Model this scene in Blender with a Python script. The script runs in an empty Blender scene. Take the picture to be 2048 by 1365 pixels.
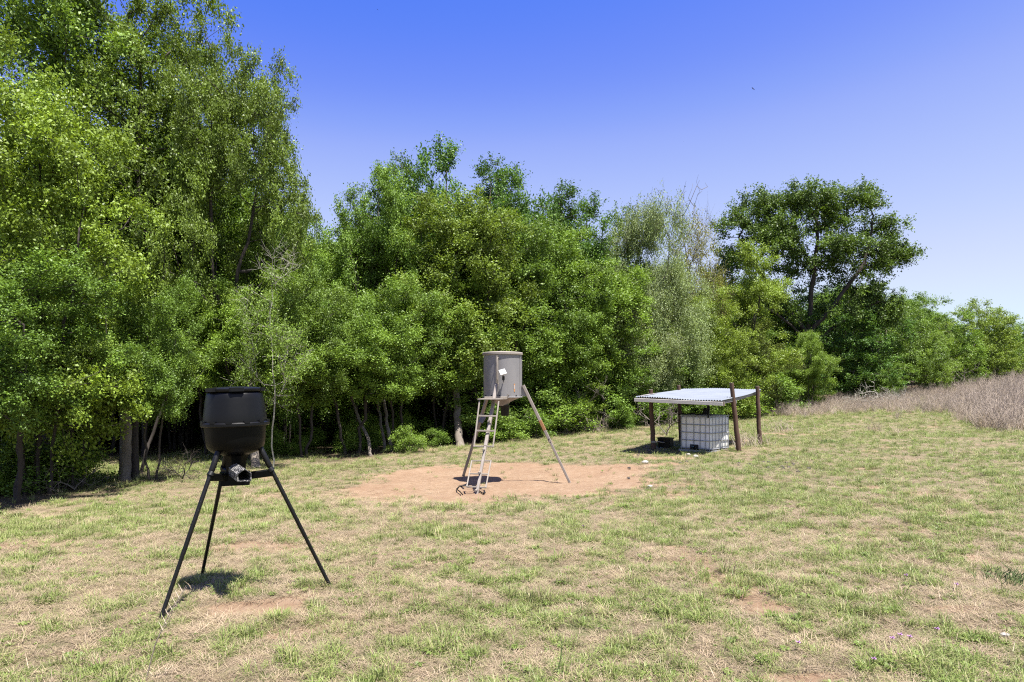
import bpy, math
import numpy as np
from mathutils import Vector, Matrix

# ------------------------------------------------------------------ scene, camera, light
scn = bpy.context.scene
COL = scn.collection
R = math.radians
FPX, CX, HY, CAMH = 1365.3, 1024.0, 770.0, 1.75

cam_d = bpy.data.cameras.new('camera')
cam_d.sensor_width = 36.0
cam_d.lens = 24.0
cam_d.shift_y = (HY - 682.5) / 2048.0
cam_d.clip_start = 0.05
cam_d.clip_end = 6000.0
cam = bpy.data.objects.new('camera', cam_d)
cam.location = (0, 0, CAMH)
cam.rotation_euler = (R(90), 0, 0)
COL.objects.link(cam)
scn.camera = cam

SUN_DIR = Vector((0.25, -0.24, 1.0)).normalized()       # towards the sun
SUN_EL = math.asin(SUN_DIR.z)
SUN_AZ = math.atan2(SUN_DIR.x, SUN_DIR.y)               # clockwise from +Y

world = bpy.data.worlds.new('World')
scn.world = world
world.use_nodes = True
wt = world.node_tree
wt.nodes.clear()
sky = wt.nodes.new('ShaderNodeTexSky')
sky.sky_type = 'NISHITA'
sky.sun_disc = False
sky.sun_elevation = SUN_EL
sky.sun_rotation = SUN_AZ
sky.altitude = 200
sky.air_density = 1.0
sky.dust_density = 0.6
sky.ozone_density = 4.0
EXPOSURE = 1.5
lin = wt.nodes.new('ShaderNodeMixRGB')                  # sky radiance brought to the range of the curves
lin.blend_type = 'MULTIPLY'
lin.inputs[0].default_value = 1.0
lin.inputs[2].default_value = (0.2612, 0.2612, 0.2612, 1)
cur = wt.nodes.new('ShaderNodeRGBCurve')                # the photograph's saturated rendering of a clear sky
def curve(c, pts):
    c.points[0].location = pts[0]; c.points[1].location = pts[-1]
    for p in pts[1:-1]: c.points.new(*p)
curve(cur.mapping.curves[0], [(0, 0), (.25, .085), (.296, .155), (.333, .245), (.371, .345), (.50, .52), (.65, .65), (.85, .73), (1, .76)])
curve(cur.mapping.curves[1], [(0, 0), (.42, .20), (.515, .285), (.578, .385), (.631, .465), (.80, .62), (1, .74)])
curve(cur.mapping.curves[2], [(0, 0), (.5, .6), (.8, .90), (1, .96)])
cur.mapping.update()
gain = wt.nodes.new('ShaderNodeMixRGB')
gain.blend_type = 'MULTIPLY'
gain.inputs[0].default_value = 1.0
SKY = 0.12
g_ = 1 / 2 ** EXPOSURE / SKY
gain.inputs[2].default_value = (g_, g_, g_, 1)
bg = wt.nodes.new('ShaderNodeBackground')
bg.inputs['Strength'].default_value = SKY
wo = wt.nodes.new('ShaderNodeOutputWorld')
wt.links.new(sky.outputs[0], lin.inputs[1])
wt.links.new(lin.outputs[0], cur.inputs['Color'])
wt.links.new(cur.outputs[0], gain.inputs[1])
wt.links.new(gain.outputs[0], bg.inputs['Color'])
wt.links.new(bg.outputs[0], wo.inputs[0])

sun_d = bpy.data.lights.new('sun', 'SUN')
sun_d.energy = 5.0
sun_d.angle = R(0.53)
sun_d.color = (1.0, 0.955, 0.89)
sun = bpy.data.objects.new('sun', sun_d)
sun.location = (10, -10, 40)
sun.rotation_euler = SUN_DIR.to_track_quat('Z', 'Y').to_euler()
COL.objects.link(sun)

scn.render.engine = 'CYCLES'
scn.view_settings.view_transform = 'Standard'
scn.view_settings.look = 'None'
scn.view_settings.gamma = 1.0
scn.view_settings.use_curve_mapping = False
scn.view_settings.exposure = EXPOSURE
scn.cycles.max_bounces = 8
scn.cycles.diffuse_bounces = 4
scn.cycles.transmission_bounces = 4
scn.cycles.glossy_bounces = 3
scn.cycles.use_denoising = False
scn.cycles.filter_width = 1.15

# ------------------------------------------------------------------ noise, ground shape
def _h(ix, iy, s):
    n = (ix.astype(np.int64) * 374761393 + iy.astype(np.int64) * 668265263 + s * 982451653) & 0xFFFFFFFF
    n = ((n ^ (n >> 13)) * 1274126177) & 0xFFFFFFFF
    n = n ^ (n >> 16)
    return (n & 0xFFFFFF) / float(0xFFFFFF)

def vnoise(x, y, s=0):
    x = np.asarray(x, float); y = np.asarray(y, float)
    ix = np.floor(x); iy = np.floor(y)
    fx = x - ix; fy = y - iy
    fx = fx * fx * (3 - 2 * fx); fy = fy * fy * (3 - 2 * fy)
    a = _h(ix, iy, s); b = _h(ix + 1, iy, s); c = _h(ix, iy + 1, s); d = _h(ix + 1, iy + 1, s)
    return (a * (1 - fx) + b * fx) * (1 - fy) + (c * (1 - fx) + d * fx) * fy

def fbm(x, y, s=0, o=4):
    t = 0; a = 0.5; n = 0
    for k in range(o):
        t = t + a * vnoise(np.asarray(x) * 2 ** k, np.asarray(y) * 2 ** k, s + 17 * k); n += a; a *= 0.5
    return t / n

def sstep(a, b, x):
    t = np.clip((np.asarray(x, float) - a) / (b - a), 0, 1)
    return t * t * (3 - 2 * t)

GP = np.array([(-2.3, 5.8, 0), (0, 4, 0), (-0.2, 14, -.25), (6, 18.5, 0), (-8, 11.3, -.35), (-5, 17, -.3),
               (1.3, 26, -.05), (-3, 21, -.25), (8, 30, .05), (15, 38, .25), (28, 55, 1.1), (18, 24, .25),
               (30, 38, .9), (5, 8, .03), (10, 12, .08), (-12, 16, -.5), (40, 70, 1.8), (-20, 30, -.6),
               (0, -6, 0), (-14, 4, -.3), (20, 8, .4), (0, 60, 0), (-60, 60, -.5), (70, 60, 3.0), (-60, -40, -.3),
               (70, -40, 1.5), (0, 160, 0), (120, 200, 4.0), (-150, 150, 0)], float)
def _phi(r): return np.sqrt(r * r + 25.0)
_A = _phi(np.hypot(GP[:, None, 0] - GP[None, :, 0], GP[:, None, 1] - GP[None, :, 1]))
_n = len(GP)
_M = np.zeros((_n + 3, _n + 3)); _M[:_n, :_n] = _A
_Pm = np.c_[np.ones(_n), GP[:, 0], GP[:, 1]]
_M[:_n, _n:] = _Pm; _M[_n:, :_n] = _Pm.T
_W = np.linalg.solve(_M, np.r_[GP[:, 2], 0, 0, 0])

def gz(x, y):
    x = np.atleast_1d(np.asarray(x, float)); y = np.atleast_1d(np.asarray(y, float))
    xc = np.clip(x, -150, 150); yc = np.clip(y, -60, 220)
    out = np.full(x.shape, _W[_n])
    out = out + _W[_n + 1] * xc + _W[_n + 2] * yc
    for i in range(_n):
        out = out + _W[i] * _phi(np.hypot(xc - GP[i, 0], yc - GP[i, 1]))
    out = out + (fbm(x * 0.55, y * 0.55, 5, 3) - .5) * .10 + (fbm(x * 2.3, y * 2.3, 9, 2) - .5) * .035
    return out

def g1(x, y): return float(gz(x, y)[0])
def at(px, py, Y): return Vector(((px - CX) / FPX * Y, Y, CAMH - (py - HY) / FPX * Y))
def on_ground(px, py):
    Y = FPX * CAMH / (py - HY)
    for _ in range(12):
        X = (px - CX) / FPX * Y
        Y = FPX * (CAMH - g1(X, Y)) / (py - HY)
    X = (px - CX) / FPX * Y
    return Vector((X, Y, g1(X, Y)))

EDGE = np.array([(-600, 9), (0, 10.9), (250, 13.6), (420, 15.4), (560, 17.0), (700, 18.6), (900, 22), (1100, 25.5), (1300, 28.5),
                 (1550, 37), (1700, 45), (1850, 53), (2048, 63), (2400, 80), (4000, 120)], float)
EX = (EDGE[:, 0] - CX) / FPX
def wood(x, y):
    """how far (m) a point lies behind the edge of the wood"""
    q = np.where(y > 0.5, x / np.maximum(y, .5), np.sign(x) * 9)
    return np.where(y > 0.5, y - np.interp(q, EX, EDGE[:, 1]), -20)

SAND = [(-0.1, 14.2, 3.3, 3.2, 1.0), (-2.0, 5.35, .46, .22, .85), (-2.9, 7.7, .8, .42, .6), (-4.0, 9.3, .8, .5, .45), (-1.55, 4.75, .35, .15, .5),
        (6.2, 11.8, .45, .22, .6), (4.6, 8.2, .8, .35, .45), (2.0, 5.3, .32, .12, .7), (3.4, 5.2, .35, .12, .6), (7.0, 15.0, 1.0, .6, .3),
        (1.7, 4.05, .3, .12, .6), (6.8, 20.5, .8, .7, .5), (9.0, 23.5, .5, .5, .8), (10.2, 23.0, .4, .4, .8), (3.9, 17.2, .6, .4, .8), (3.6, 16.0, .8, .35, .55),
        (3.6, 13.2, 1.6, 1.2, .30), (-4.0, 12.6, 1.4, .8, .4), (-1.2, 10.6, 1.8, .7, .3), (-6.0, 8.3, .9, .4, .5), (5.0, 9.8, .4, .3, .5), (-3.4, 6.0, .4, .2, .4)]
def sand(x, y):
    s = np.zeros(np.shape(x))
    wob = (fbm(x * .9, y * .9, 31, 4) - .5) * 1.1 + (fbm(x * 5, y * 5, 33, 3) - .5) * .5
    for (cx, cy, rx, ry, k) in SAND:
        d = np.hypot((x - cx) / rx, (y - cy) / ry)
        s = np.maximum(s, k * sstep(1.3, .62, d + wob * (.75 if rx > 1.5 else .9)))
    s = np.maximum(s, .5 * sstep(.66, .80, fbm(x * 1.1 + 40, y * 1.1, 71, 4)))
    return s
def green(x, y):
    a = fbm(x * .45, y * .45, 41, 3); b = fbm(x * 1.5, y * 1.5, 43, 2); c = fbm(x * 7.0, y * 7.0, 47, 2)
    g = .22 * a + .24 * b + .54 * c + .14 * np.exp(-(((x + 9.4) / 3.0) ** 2 + ((y - 18.2) / 3.5) ** 2)) + .035 * sstep(0, 6, x) + .04 * sstep(12, 28, y) + .12 * np.exp(-(((x + 2.7) / .5) ** 2 + ((y - 6.2) / .35) ** 2))  # last term: greener grass, also tinting the barrel's shadow away from blue
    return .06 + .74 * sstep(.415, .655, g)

# ------------------------------------------------------------------ material helpers
def mat(name):
    m = bpy.data.materials.new(name); m.use_nodes = True
    nt = m.node_tree; nt.nodes.clear()
    out = nt.nodes.new('ShaderNodeOutputMaterial')
    return m, nt, out
def N(nt, typ, **kw):
    n = nt.nodes.new(typ)
    for k, v in kw.items():
        if k.startswith('i_'):
            key = k[2:]
            n.inputs[int(key) if key.isdigit() else key.replace('_', ' ')].default_value = v
        else:
            setattr(n, k, v)
    return n
def ramp(nt, stops):
    r = nt.nodes.new('ShaderNodeValToRGB')
    e = r.color_ramp.elements
    while len(e) < len(stops): e.new(0.5)
    for k, (p, c) in enumerate(stops):
        e[k].position = p
        e[k].color = (c, c, c, 1) if isinstance(c, (int, float)) else (*[v * .68 for v in c], 1)
    return r
def mixrgb(nt, a, b, f, mode='MIX'):
    m = nt.nodes.new('ShaderNodeMixRGB'); m.blend_type = mode
    for k, v in ((0, f), (1, a), (2, b)):
        if hasattr(v, 'links') or hasattr(v, 'is_linked'):
            nt.links.new(v, m.inputs[k])
        elif k == 0: m.inputs[0].default_value = v
        else: m.inputs[k].default_value = (*v, 1) if len(v) == 3 else v
    return m.outputs[0]

def worn(name, c1, c2, scale=8, rough=(.5, .8), metallic=0.0, bump=.15, spots=None, spot_lo=.62, spot_hi=.72, stretch=(1, 1, 1), spec=.5, k=.68):
    """paint, metal, wood or plastic with mottled colour, spots of wear and fine relief"""
    c1, c2 = tuple(v * k for v in c1), tuple(v * k for v in c2)
    if spots: spots = tuple(v * k for v in spots)
    m, nt, out = mat(name)
    tc = N(nt, 'ShaderNodeTexCoord'); mp = N(nt, 'ShaderNodeMapping'); mp.inputs['Scale'].default_value = stretch
    nt.links.new(tc.outputs['Object'], mp.inputs[0])
    n1 = N(nt, 'ShaderNodeTexNoise', i_Scale=scale, i_Detail=6.0, i_Roughness=.65)
    n2 = N(nt, 'ShaderNodeTexNoise', i_Scale=scale * 5, i_Detail=4.0, i_Roughness=.7)
    nt.links.new(mp.outputs[0], n1.inputs['Vector']); nt.links.new(mp.outputs[0], n2.inputs['Vector'])
    rp = ramp(nt, [(.3, 0.0), (.7, 1.0)]); nt.links.new(n1.outputs[0], rp.inputs[0])
    col = mixrgb(nt, c1, c2, rp.outputs[0])
    if spots:
        rs = ramp(nt, [(spot_lo, 0.0), (spot_hi, 1.0)]); nt.links.new(n2.outputs[0], rs.inputs[0])
        col = mixrgb(nt, col, spots, rs.outputs[0])
    b = N(nt, 'ShaderNodeBsdfPrincipled')
    nt.links.new(col, b.inputs['Base Color'])
    b.inputs['Metallic'].default_value = metallic
    b.inputs['Specular IOR Level'].default_value = spec
    mr = N(nt, 'ShaderNodeMapRange'); mr.inputs['To Min'].default_value = rough[0]; mr.inputs['To Max'].default_value = rough[1]
    nt.links.new(n2.outputs[0], mr.inputs[0]); nt.links.new(mr.outputs[0], b.inputs['Roughness'])
    bp = N(nt, 'ShaderNodeBump', i_Strength=bump, i_Distance=.01)
    nt.links.new(n2.outputs[0], bp.inputs['Height']); nt.links.new(bp.outputs[0], b.inputs['Normal'])
    nt.links.new(b.outputs[0], out.inputs[0])
    return m

def leaf_material():
    m, nt, out = mat('leaf')
    oi = N(nt, 'ShaderNodeObjectInfo')
    tint = N(nt, 'ShaderNodeAttribute', attribute_name='tint')
    br = ramp(nt, [(0, .55), (.5, .9), (1, 1.5)]); nt.links.new(tint.outputs['Fac'], br.inputs[0])
    c = mixrgb(nt, oi.outputs['Color'], br.outputs[0], 1.0, 'MULTIPLY')
    yl = ramp(nt, [(.55, 0.0), (1, .55)]); nt.links.new(tint.outputs['Fac'], yl.inputs[0])
    c = mixrgb(nt, c, (.17, .25, .03), yl.outputs[0])
    b = N(nt, 'ShaderNodeBsdfPrincipled', i_Roughness=.5)
    b.inputs['Specular IOR Level'].default_value = .28
    nt.links.new(c, b.inputs['Base Color'])
    tr = N(nt, 'ShaderNodeBsdfTranslucent')
    tcol = mixrgb(nt, c, (1.25, 1.25, .6), 1.0, 'MULTIPLY'); nt.links.new(tcol, tr.inputs[0])
    ms = N(nt, 'ShaderNodeMixShader', i_0=.27)
    nt.links.new(b.outputs[0], ms.inputs[1]); nt.links.new(tr.outputs[0], ms.inputs[2])
    nt.links.new(ms.outputs[0], out.inputs[0])
    return m

def blade_material():
    m, nt, out = mat('grass_blade')
    t = N(nt, 'ShaderNodeAttribute', attribute_name='tint', attribute_type='INSTANCER')
    oi = N(nt, 'ShaderNodeObjectInfo')
    own = N(nt, 'ShaderNodeAttribute', attribute_name='blade')
    gr = ramp(nt, [(0, (.56, .435, .30)), (.35, (.54, .45, .27)), (.6, (.385, .43, .145)), (1, (.245, .345, .075))])
    ad = N(nt, 'ShaderNodeMath', operation='MULTIPLY_ADD'); ad.inputs[1].default_value = .55; ad.inputs[2].default_value = -.275
    nt.links.new(own.outputs['Fac'], ad.inputs[0])
    sm = N(nt, 'ShaderNodeMath', operation='ADD'); nt.links.new(ad.outputs[0], sm.inputs[0]); nt.links.new(t.outputs['Fac'], sm.inputs[1])
    nt.links.new(sm.outputs[0], gr.inputs[0])
    br = ramp(nt, [(0, .7), (1, 1.3)]); nt.links.new(oi.outputs['Random'], br.inputs[0])
    c = mixrgb(nt, gr.outputs[0], br.outputs[0], 1.0, 'MULTIPLY')
    b = N(nt, 'ShaderNodeBsdfPrincipled', i_Roughness=.5); b.inputs['Specular IOR Level'].default_value = .4
    nt.links.new(c, b.inputs['Base Color'])
    tr = N(nt, 'ShaderNodeBsdfTranslucent'); nt.links.new(c, tr.inputs[0])
    ms = N(nt, 'ShaderNodeMixShader', i_0=.38)
    nt.links.new(b.outputs[0], ms.inputs[1]); nt.links.new(tr.outputs[0], ms.inputs[2])
    nt.links.new(ms.outputs[0], out.inputs[0])
    return m

def ground_material():
    m, nt, out = mat('pasture_ground')
    geo = N(nt, 'ShaderNodeNewGeometry')
    P = geo.outputs['Position']
    def noise(s, d=6.0, r=.6):
        n = N(nt, 'ShaderNodeTexNoise', i_Scale=s, i_Detail=d, i_Roughness=r); nt.links.new(P, n.inputs['Vector']); return n.outputs[0]
    n1, n2, n3, n4 = noise(1.3), noise(9.0), noise(42.0, 5, .75), noise(150.0, 3, .7)
    asand = N(nt, 'ShaderNodeAttribute', attribute_name='sand').outputs['Fac']
    alit = N(nt, 'ShaderNodeAttribute', attribute_name='litter').outputs['Fac']
    agr = N(nt, 'ShaderNodeAttribute', attribute_name='green').outputs['Fac']
    rth = ramp(nt, [(.25, (.13, .10, .065)), (.45, (.26, .20, .13)), (.62, (.36, .285, .185)), (.8, (.46, .375, .26))]); nt.links.new(n3, rth.inputs[0])
    rgr = ramp(nt, [(.3, (.085, .10, .04)), (.55, (.18, .20, .08)), (.8, (.30, .31, .15))]); nt.links.new(n3, rgr.inputs[0])
    g2 = N(nt, 'ShaderNodeMath', operation='MULTIPLY_ADD'); nt.links.new(n2, g2.inputs[0]); g2.inputs[1].default_value = 1.1; 
    nt.links.new(agr, g2.inputs[2])
    rg = ramp(nt, [(.62, 0.0), (1.0, .8)]); nt.links.new(g2.outputs[0], rg.inputs[0])
    thatch = mixrgb(nt, rth.outputs[0], rgr.outputs[0], rg.outputs[0])
    rsd = ramp(nt, [(.3, (.32, .21, .13)), (.5, (.39, .268, .172)), (.7, (.44, .315, .215))]); nt.links.new(n2, rsd.inputs[0])
    rsp = ramp(nt, [(.30, 1.0), (.36, 0.0)]); nt.links.new(n3, rsp.inputs[0])
    sd = mixrgb(nt, rsd.outputs[0], (.15, .085, .05), rsp.outputs[0])
    rdm = ramp(nt, [(.42, 0.0), (.66, .55)]); nt.links.new(n1, rdm.inputs[0])
    sd = mixrgb(nt, sd, (.21, .13, .08), rdm.outputs[0])
    s2 = N(nt, 'ShaderNodeMath', operation='MULTIPLY_ADD'); nt.links.new(n2, s2.inputs[0]); s2.inputs[1].default_value = .9; nt.links.new(asand, s2.inputs[2])
    rs = ramp(nt, [(.72, 0.0), (1.05, 1.0)]); nt.links.new(s2.outputs[0], rs.inputs[0])
    col = mixrgb(nt, thatch, sd, rs.outputs[0])
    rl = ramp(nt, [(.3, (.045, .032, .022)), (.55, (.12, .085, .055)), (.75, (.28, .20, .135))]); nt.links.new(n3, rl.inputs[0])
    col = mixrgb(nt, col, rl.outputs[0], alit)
    b = N(nt, 'ShaderNodeBsdfPrincipled', i_Roughness=.92); b.inputs['Specular IOR Level'].default_value = .15
    nt.links.new(col, b.inputs['Base Color'])
    ad = N(nt, 'ShaderNodeMath', operation='ADD'); nt.links.new(n3, ad.inputs[0]); nt.links.new(n4, ad.inputs[1])
    bp = N(nt, 'ShaderNodeBump', i_Strength=.8, i_Distance=.025); nt.links.new(ad.outputs[0], bp.inputs['Height']); nt.links.new(bp.outputs[0], b.inputs['Normal'])
    nt.links.new(b.outputs[0], out.inputs[0])
    return m

M = {}
M['leaf'] = leaf_material()
M['blade'] = blade_material()
M['ground'] = ground_material()
M['bark'] = worn('bark', (.16, .13, .105), (.28, .245, .205), 9, (.8, .95), 0, .7, (.40, .38, .34), .60, .72, (1, 1, .25), .2)
M['dark_bark'] = worn('dark_bark', (.055, .046, .04), (.12, .10, .085), 9, (.8, .95), 0, .7, (.22, .205, .18), .64, .74, (1, 1, .25), .2, .5)
M['pale_bark'] = worn('pale_bark', (.38, .36, .30), (.55, .52, .45), 12, (.8, .95), 0, .5, (.22, .2, .17), .62, .75, (1, 1, .3), .2)
M['black_plastic'] = worn('black_plastic', (.018, .019, .023), (.028, .029, .034), 3, (.36, .5), 0, .03, (.06, .06, .065), .70, .76, (1, 1, 1), .24, .13)
M['black_steel'] = worn('black_steel', (.016, .017, .02), (.028, .028, .032), 10, (.38, .6), 0, .1, (.13, .12, .11), .60, .66, (1, 1, 1), .3, .16)
M['scratched_steel'] = worn('scratched_steel', (.018, .018, .02), (.05, .05, .05), 12, (.35, .6), 0, .15, (.45, .43, .40), .52, .56, (1, .35, 1), .5)
M['shade_painted_plastic'] = worn('shaded_black_plastic', (.018, .019, .023), (.028, .029, .034), 3, (.36, .5), 0, .03, (.06, .06, .065), .70, .76, (1, 1, 1), .14, .05)  # black_plastic darkened: shade below the rim is painted into its colour
M['inside'] = worn('recess_shade_tone', (.008, .008, .009), (.015, .015, .015), 8, (.7, .9), 0, .05)  # near-black tone standing for shade in the tank's outlet hollow
M['grey_steel'] = worn('grey_steel', (.185, .178, .182), (.26, .25, .25), 2.2, (.42, .62), .25, .05, (.33, .315, .30), .62, .75, (1, 1, .25), .45, 1.0)
M['tan_steel'] = worn('tan_steel', (.36, .315, .27), (.45, .40, .345), 7, (.55, .75), 0, .1, (.25, .17, .11), .60, .70, (1, 1, 1), .35, .56)
M['leg_steel'] = worn('leg_steel', (.27, .235, .21), (.38, .335, .295), 7, (.55, .75), 0, .12, (.17, .115, .085), .62, .70, (1, 1, 1), .35)
M['rust'] = worn('rusty_steel', (.40, .20, .085), (.30, .14, .06), 15, (.75, .9), 0, .2, (.33, .27, .22), .6, .7)
M['white_plastic'] = worn('white_plastic', (.78, .78, .77), (.70, .70, .68), 6, (.35, .5), 0, .03, (.55, .53, .5), .66, .76)
M['cell'] = worn('solar_cell', (.62, .63, .66), (.55, .56, .6), 20, (.12, .2), 0, .0)
M['poly'] = worn('milky_polythene', (.60, .60, .585), (.50, .495, .47), 2.5, (.42, .6), 0, .05, (.36, .34, .29), .66, .8, (1, 1, .6), .4, 1.32)
M['galv'] = worn('galvanised_tube', (.20, .21, .24), (.30, .31, .33), 9, (.42, .6), .1, .05, (.2, .14, .1), .7, .78, (1, 1, 1), .5, 1.0)
M['zinc_roof'] = worn('zinc_roof', (.30, .335, .39), (.40, .44, .49), 1.6, (.45, .6), .1, .03, (.36, .35, .34), .64, .8, (1, 1, 1), .4, .52)
M['post_wood'] = worn('treated_post_wood', (.085, .052, .038), (.16, .10, .072), 10, (.8, .92), 0, .5, (.24, .19, .155), .62, .72, (1, 1, .12), .2)
M['post_end'] = worn('weathered_post_end', (.36, .30, .245), (.28, .225, .18), 14, (.85, .95), 0, .4)
M['grey_wood'] = worn('weathered_timber', (.26, .25, .245), (.40, .385, .37), 8, (.75, .9), 0, .4, (.15, .135, .125), .6, .7, (.3, .3, 1), .25)
M['white_board'] = worn('white_painted_board', (.66, .63, .57), (.74, .715, .66), 6, (.55, .75), 0, .15, (.42, .36, .29), .68, .78, (.4, .4, 1), .35)
M['hose_blue'] = worn('blue_hose', (.10, .25, .36), (.16, .31, .40), 10, (.4, .6), 0, .03)
M['pale_rope'] = worn('pale_rope', (.50, .47, .40), (.60, .57, .5), 30, (.8, .9), 0, .3)
M['stone'] = worn('pale_stone', (.46, .43, .38), (.62, .60, .55), 10, (.8, .95), 0, .5, (.33, .28, .22), .6, .72, (1, 1, 1), .3, .55)
M['clod'] = worn('dark_clod', (.05, .042, .038), (.11, .09, .08), 20, (.9, 1), 0, .6)
M['dry_stem'] = worn('dry_stem', (.33, .27, .215), (.45, .375, .305), 6, (.8, .95), 0, .1, (.25, .19, .15), .6, .75, (1, 1, 1), .2, .9)
M['straw_stem'] = worn('straw_stem', (.44, .355, .245), (.54, .45, .32), 6, (.8, .95), 0, .1, (.25, .2, .13), .6, .75, (1, 1, 1), .2, .9)
M['petal'] = worn('mauve_petal', (.50, .22, .55), (.62, .36, .68), 30, (.6, .8), 0, .1)
M['stem_green'] = worn('green_stem', (.10, .16, .045), (.15, .2, .06), 20, (.6, .8), 0, .1)
M['feather'] = worn('dark_feather', (.014, .012, .012), (.03, .026, .024), 3, (.6, .8), 0, .1)
M['orange_mark'] = worn('orange_mark', (.75, .34, .10), (.62, .26, .08), 30, (.5, .7), 0, .0)

# ------------------------------------------------------------------ mesh helpers
class MB:
    def __init__(s): s.v = []; s.f = []
    def add(s, vs, fs):
        o = len(s.v); s.v += [tuple(v) for v in vs]; s.f += [tuple(i + o for i in f) for f in fs]; return s
    def tube(s, pts, rad, n=8, cap=True):
        pts = [Vector(p) for p in pts]
        if not hasattr(rad, '__len__'): rad = [rad] * len(pts)
        vs, fs = [], []
        up = None
        for i, p in enumerate(pts):
            d = (pts[min(i + 1, len(pts) - 1)] - pts[max(i - 1, 0)])
            if d.length < 1e-9: d = Vector((0, 0, 1))
            d.normalize()
            if up is None:
                up = Vector((1, 0, 0)) if abs(d.x) < .8 else Vector((0, 1, 0))
            a = (up - d * up.dot(d)); a.normalize(); up = a
            b = d.cross(a)
            for k in range(n):
                t = 2 * math.pi * k / n
                vs.append(p + (a * math.cos(t) + b * math.sin(t)) * rad[i])
        for i in range(len(pts) - 1):
            for k in range(n):
                fs.append((i * n + k, i * n + (k + 1) % n, (i + 1) * n + (k + 1) % n, (i + 1) * n + k))
        if cap:
            fs.append(tuple(range(n - 1, -1, -1))); fs.append(tuple(range((len(pts) - 1) * n, len(pts) * n)))
        return s.add(vs, fs)
    def bar(s, p0, p1, w, h, up=(0, 0, 1), bev=.12):
        """straight bar of rectangular section with chamfered edges"""
        p0, p1 = Vector(p0), Vector(p1); d = (p1 - p0).normalized(); up = Vector(up)
        x = d.cross(up)
        if x.length < 1e-4: x = d.cross(Vector((0, 1, 0)))
        x.normalize(); y = x.cross(d).normalized()
        c = bev * min(w, h)
        prof = [(w / 2 - c, h / 2), (w / 2, h / 2 - c), (w / 2, -h / 2 + c), (w / 2 - c, -h / 2), (-w / 2 + c, -h / 2), (-w / 2, -h / 2 + c), (-w / 2, h / 2 - c), (-w / 2 + c, h / 2)]
        vs = [p + x * a + y * b for p in (p0, p1) for a, b in prof]
        fs = [(k, (k + 1) % 8, 8 + (k + 1) % 8, 8 + k) for k in range(8)] + [tuple(range(7, -1, -1)), tuple(range(8, 16))]
        return s.add(vs, fs)
    def box(s, c, sx, sy, sz, rot=None, bev=.006):
        c = Vector(c); rot = rot or Matrix.Identity(3)
        return s.bar(c + rot @ Vector((0, 0, -sz / 2)), c + rot @ Vector((0, 0, sz / 2)), sx, sy, rot @ Vector((0, 1, 0)), bev / max(min(sx, sy), 1e-6))
    def lathe(s, prof, n=48, c=(0, 0, 0), shape=None):
        c = Vector(c); vs, fs = [], []
        for (r, z) in prof:
            for k in range(n):
                t = 2 * math.pi * k / n
                q = r * (shape(t) if shape else 1)
                vs.append(c + Vector((q * math.cos(t), q * math.sin(t), z)))
        for i in range(len(prof) - 1):
            for k in range(n):
                fs.append((i * n + k, i * n + (k + 1) % n, (i + 1) * n + (k + 1) % n, (i + 1) * n + k))
        if prof[0][0] > 1e-4: fs.append(tuple(range(n - 1, -1, -1)))
        if prof[-1][0] > 1e-4: fs.append(tuple(range((len(prof) - 1) * n, len(prof) * n)))
        return s.add(vs, fs)
    def prism(s, poly, a, b):
        """poly: list of 3-D points of one face; swept by the vector b-a"""
        d = Vector(b) - Vector(a); n = len(poly)
        vs = [Vector(p) for p in poly] + [Vector(p) + d for p in poly]
        fs = [tuple(range(n - 1, -1, -1)), tuple(range(n, 2 * n))] + [(k, (k + 1) % n, n + (k + 1) % n, n + k) for k in range(n)]
        return s.add(vs, fs)
    def build(s, name, m, parent=None, tilt=None, sharp=35, kind=None):
        me = bpy.data.meshes.new(name)
        base = Vector(parent.matrix_basis.translation) if parent else Vector((0, 0, 0))
        me.from_pydata([tuple(Vector(v) - base) for v in s.v], [], s.f)
        me.shade_smooth(); me.set_sharp_from_angle(angle=R(sharp))
        me.materials.append(m); me.update()
        o = bpy.data.objects.new(name, me); COL.objects.link(o)
        if parent: o.parent = parent
        if kind: o['kind'] = kind
        return o

def thing(name, loc, label, cat, group=None):
    o = bpy.data.objects.new(name, None); o.empty_display_size = .2
    o.location = loc; COL.objects.link(o)
    o['label'] = label; o['category'] = cat
    if group: o['group'] = group
    return o
def tag(o, label, cat, group=None):
    o['label'] = label; o['category'] = cat
    if group: o['group'] = group
    return o
def rebase(o):
    """move a single-mesh thing's origin to the foot of its mesh"""
    v = np.empty(len(o.data.vertices) * 3); o.data.vertices.foreach_get('co', v); v = v.reshape(-1, 3)
    c = Vector(((v[:, 0].min() + v[:, 0].max()) / 2, (v[:, 1].min() + v[:, 1].max()) / 2, v[:, 2].min()))
    o.data.transform(Matrix.Translation(-c)); o.location = c
    return o

def quads(name, V, m, attr=None, n=4):
    """one mesh of loose n-gons from an array (faces, n, 3), with a float per face"""
    F = len(V); me = bpy.data.meshes.new(name)
    me.vertices.add(F * n); me.vertices.foreach_set('co', V.reshape(-1).astype(np.float32))
    me.loops.add(F * n); me.loops.foreach_set('vertex_index', np.arange(F * n, dtype=np.int32))
    me.polygons.add(F); me.polygons.foreach_set('loop_start', (np.arange(F) * n).astype(np.int32))
    me.update(calc_edges=True)
    if attr:
        for k, a in attr.items():
            at_ = me.attributes.new(k, 'FLOAT', 'FACE'); at_.data.foreach_set('value', a.astype(np.float32))
    me.materials.append(m)
    return me

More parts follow.
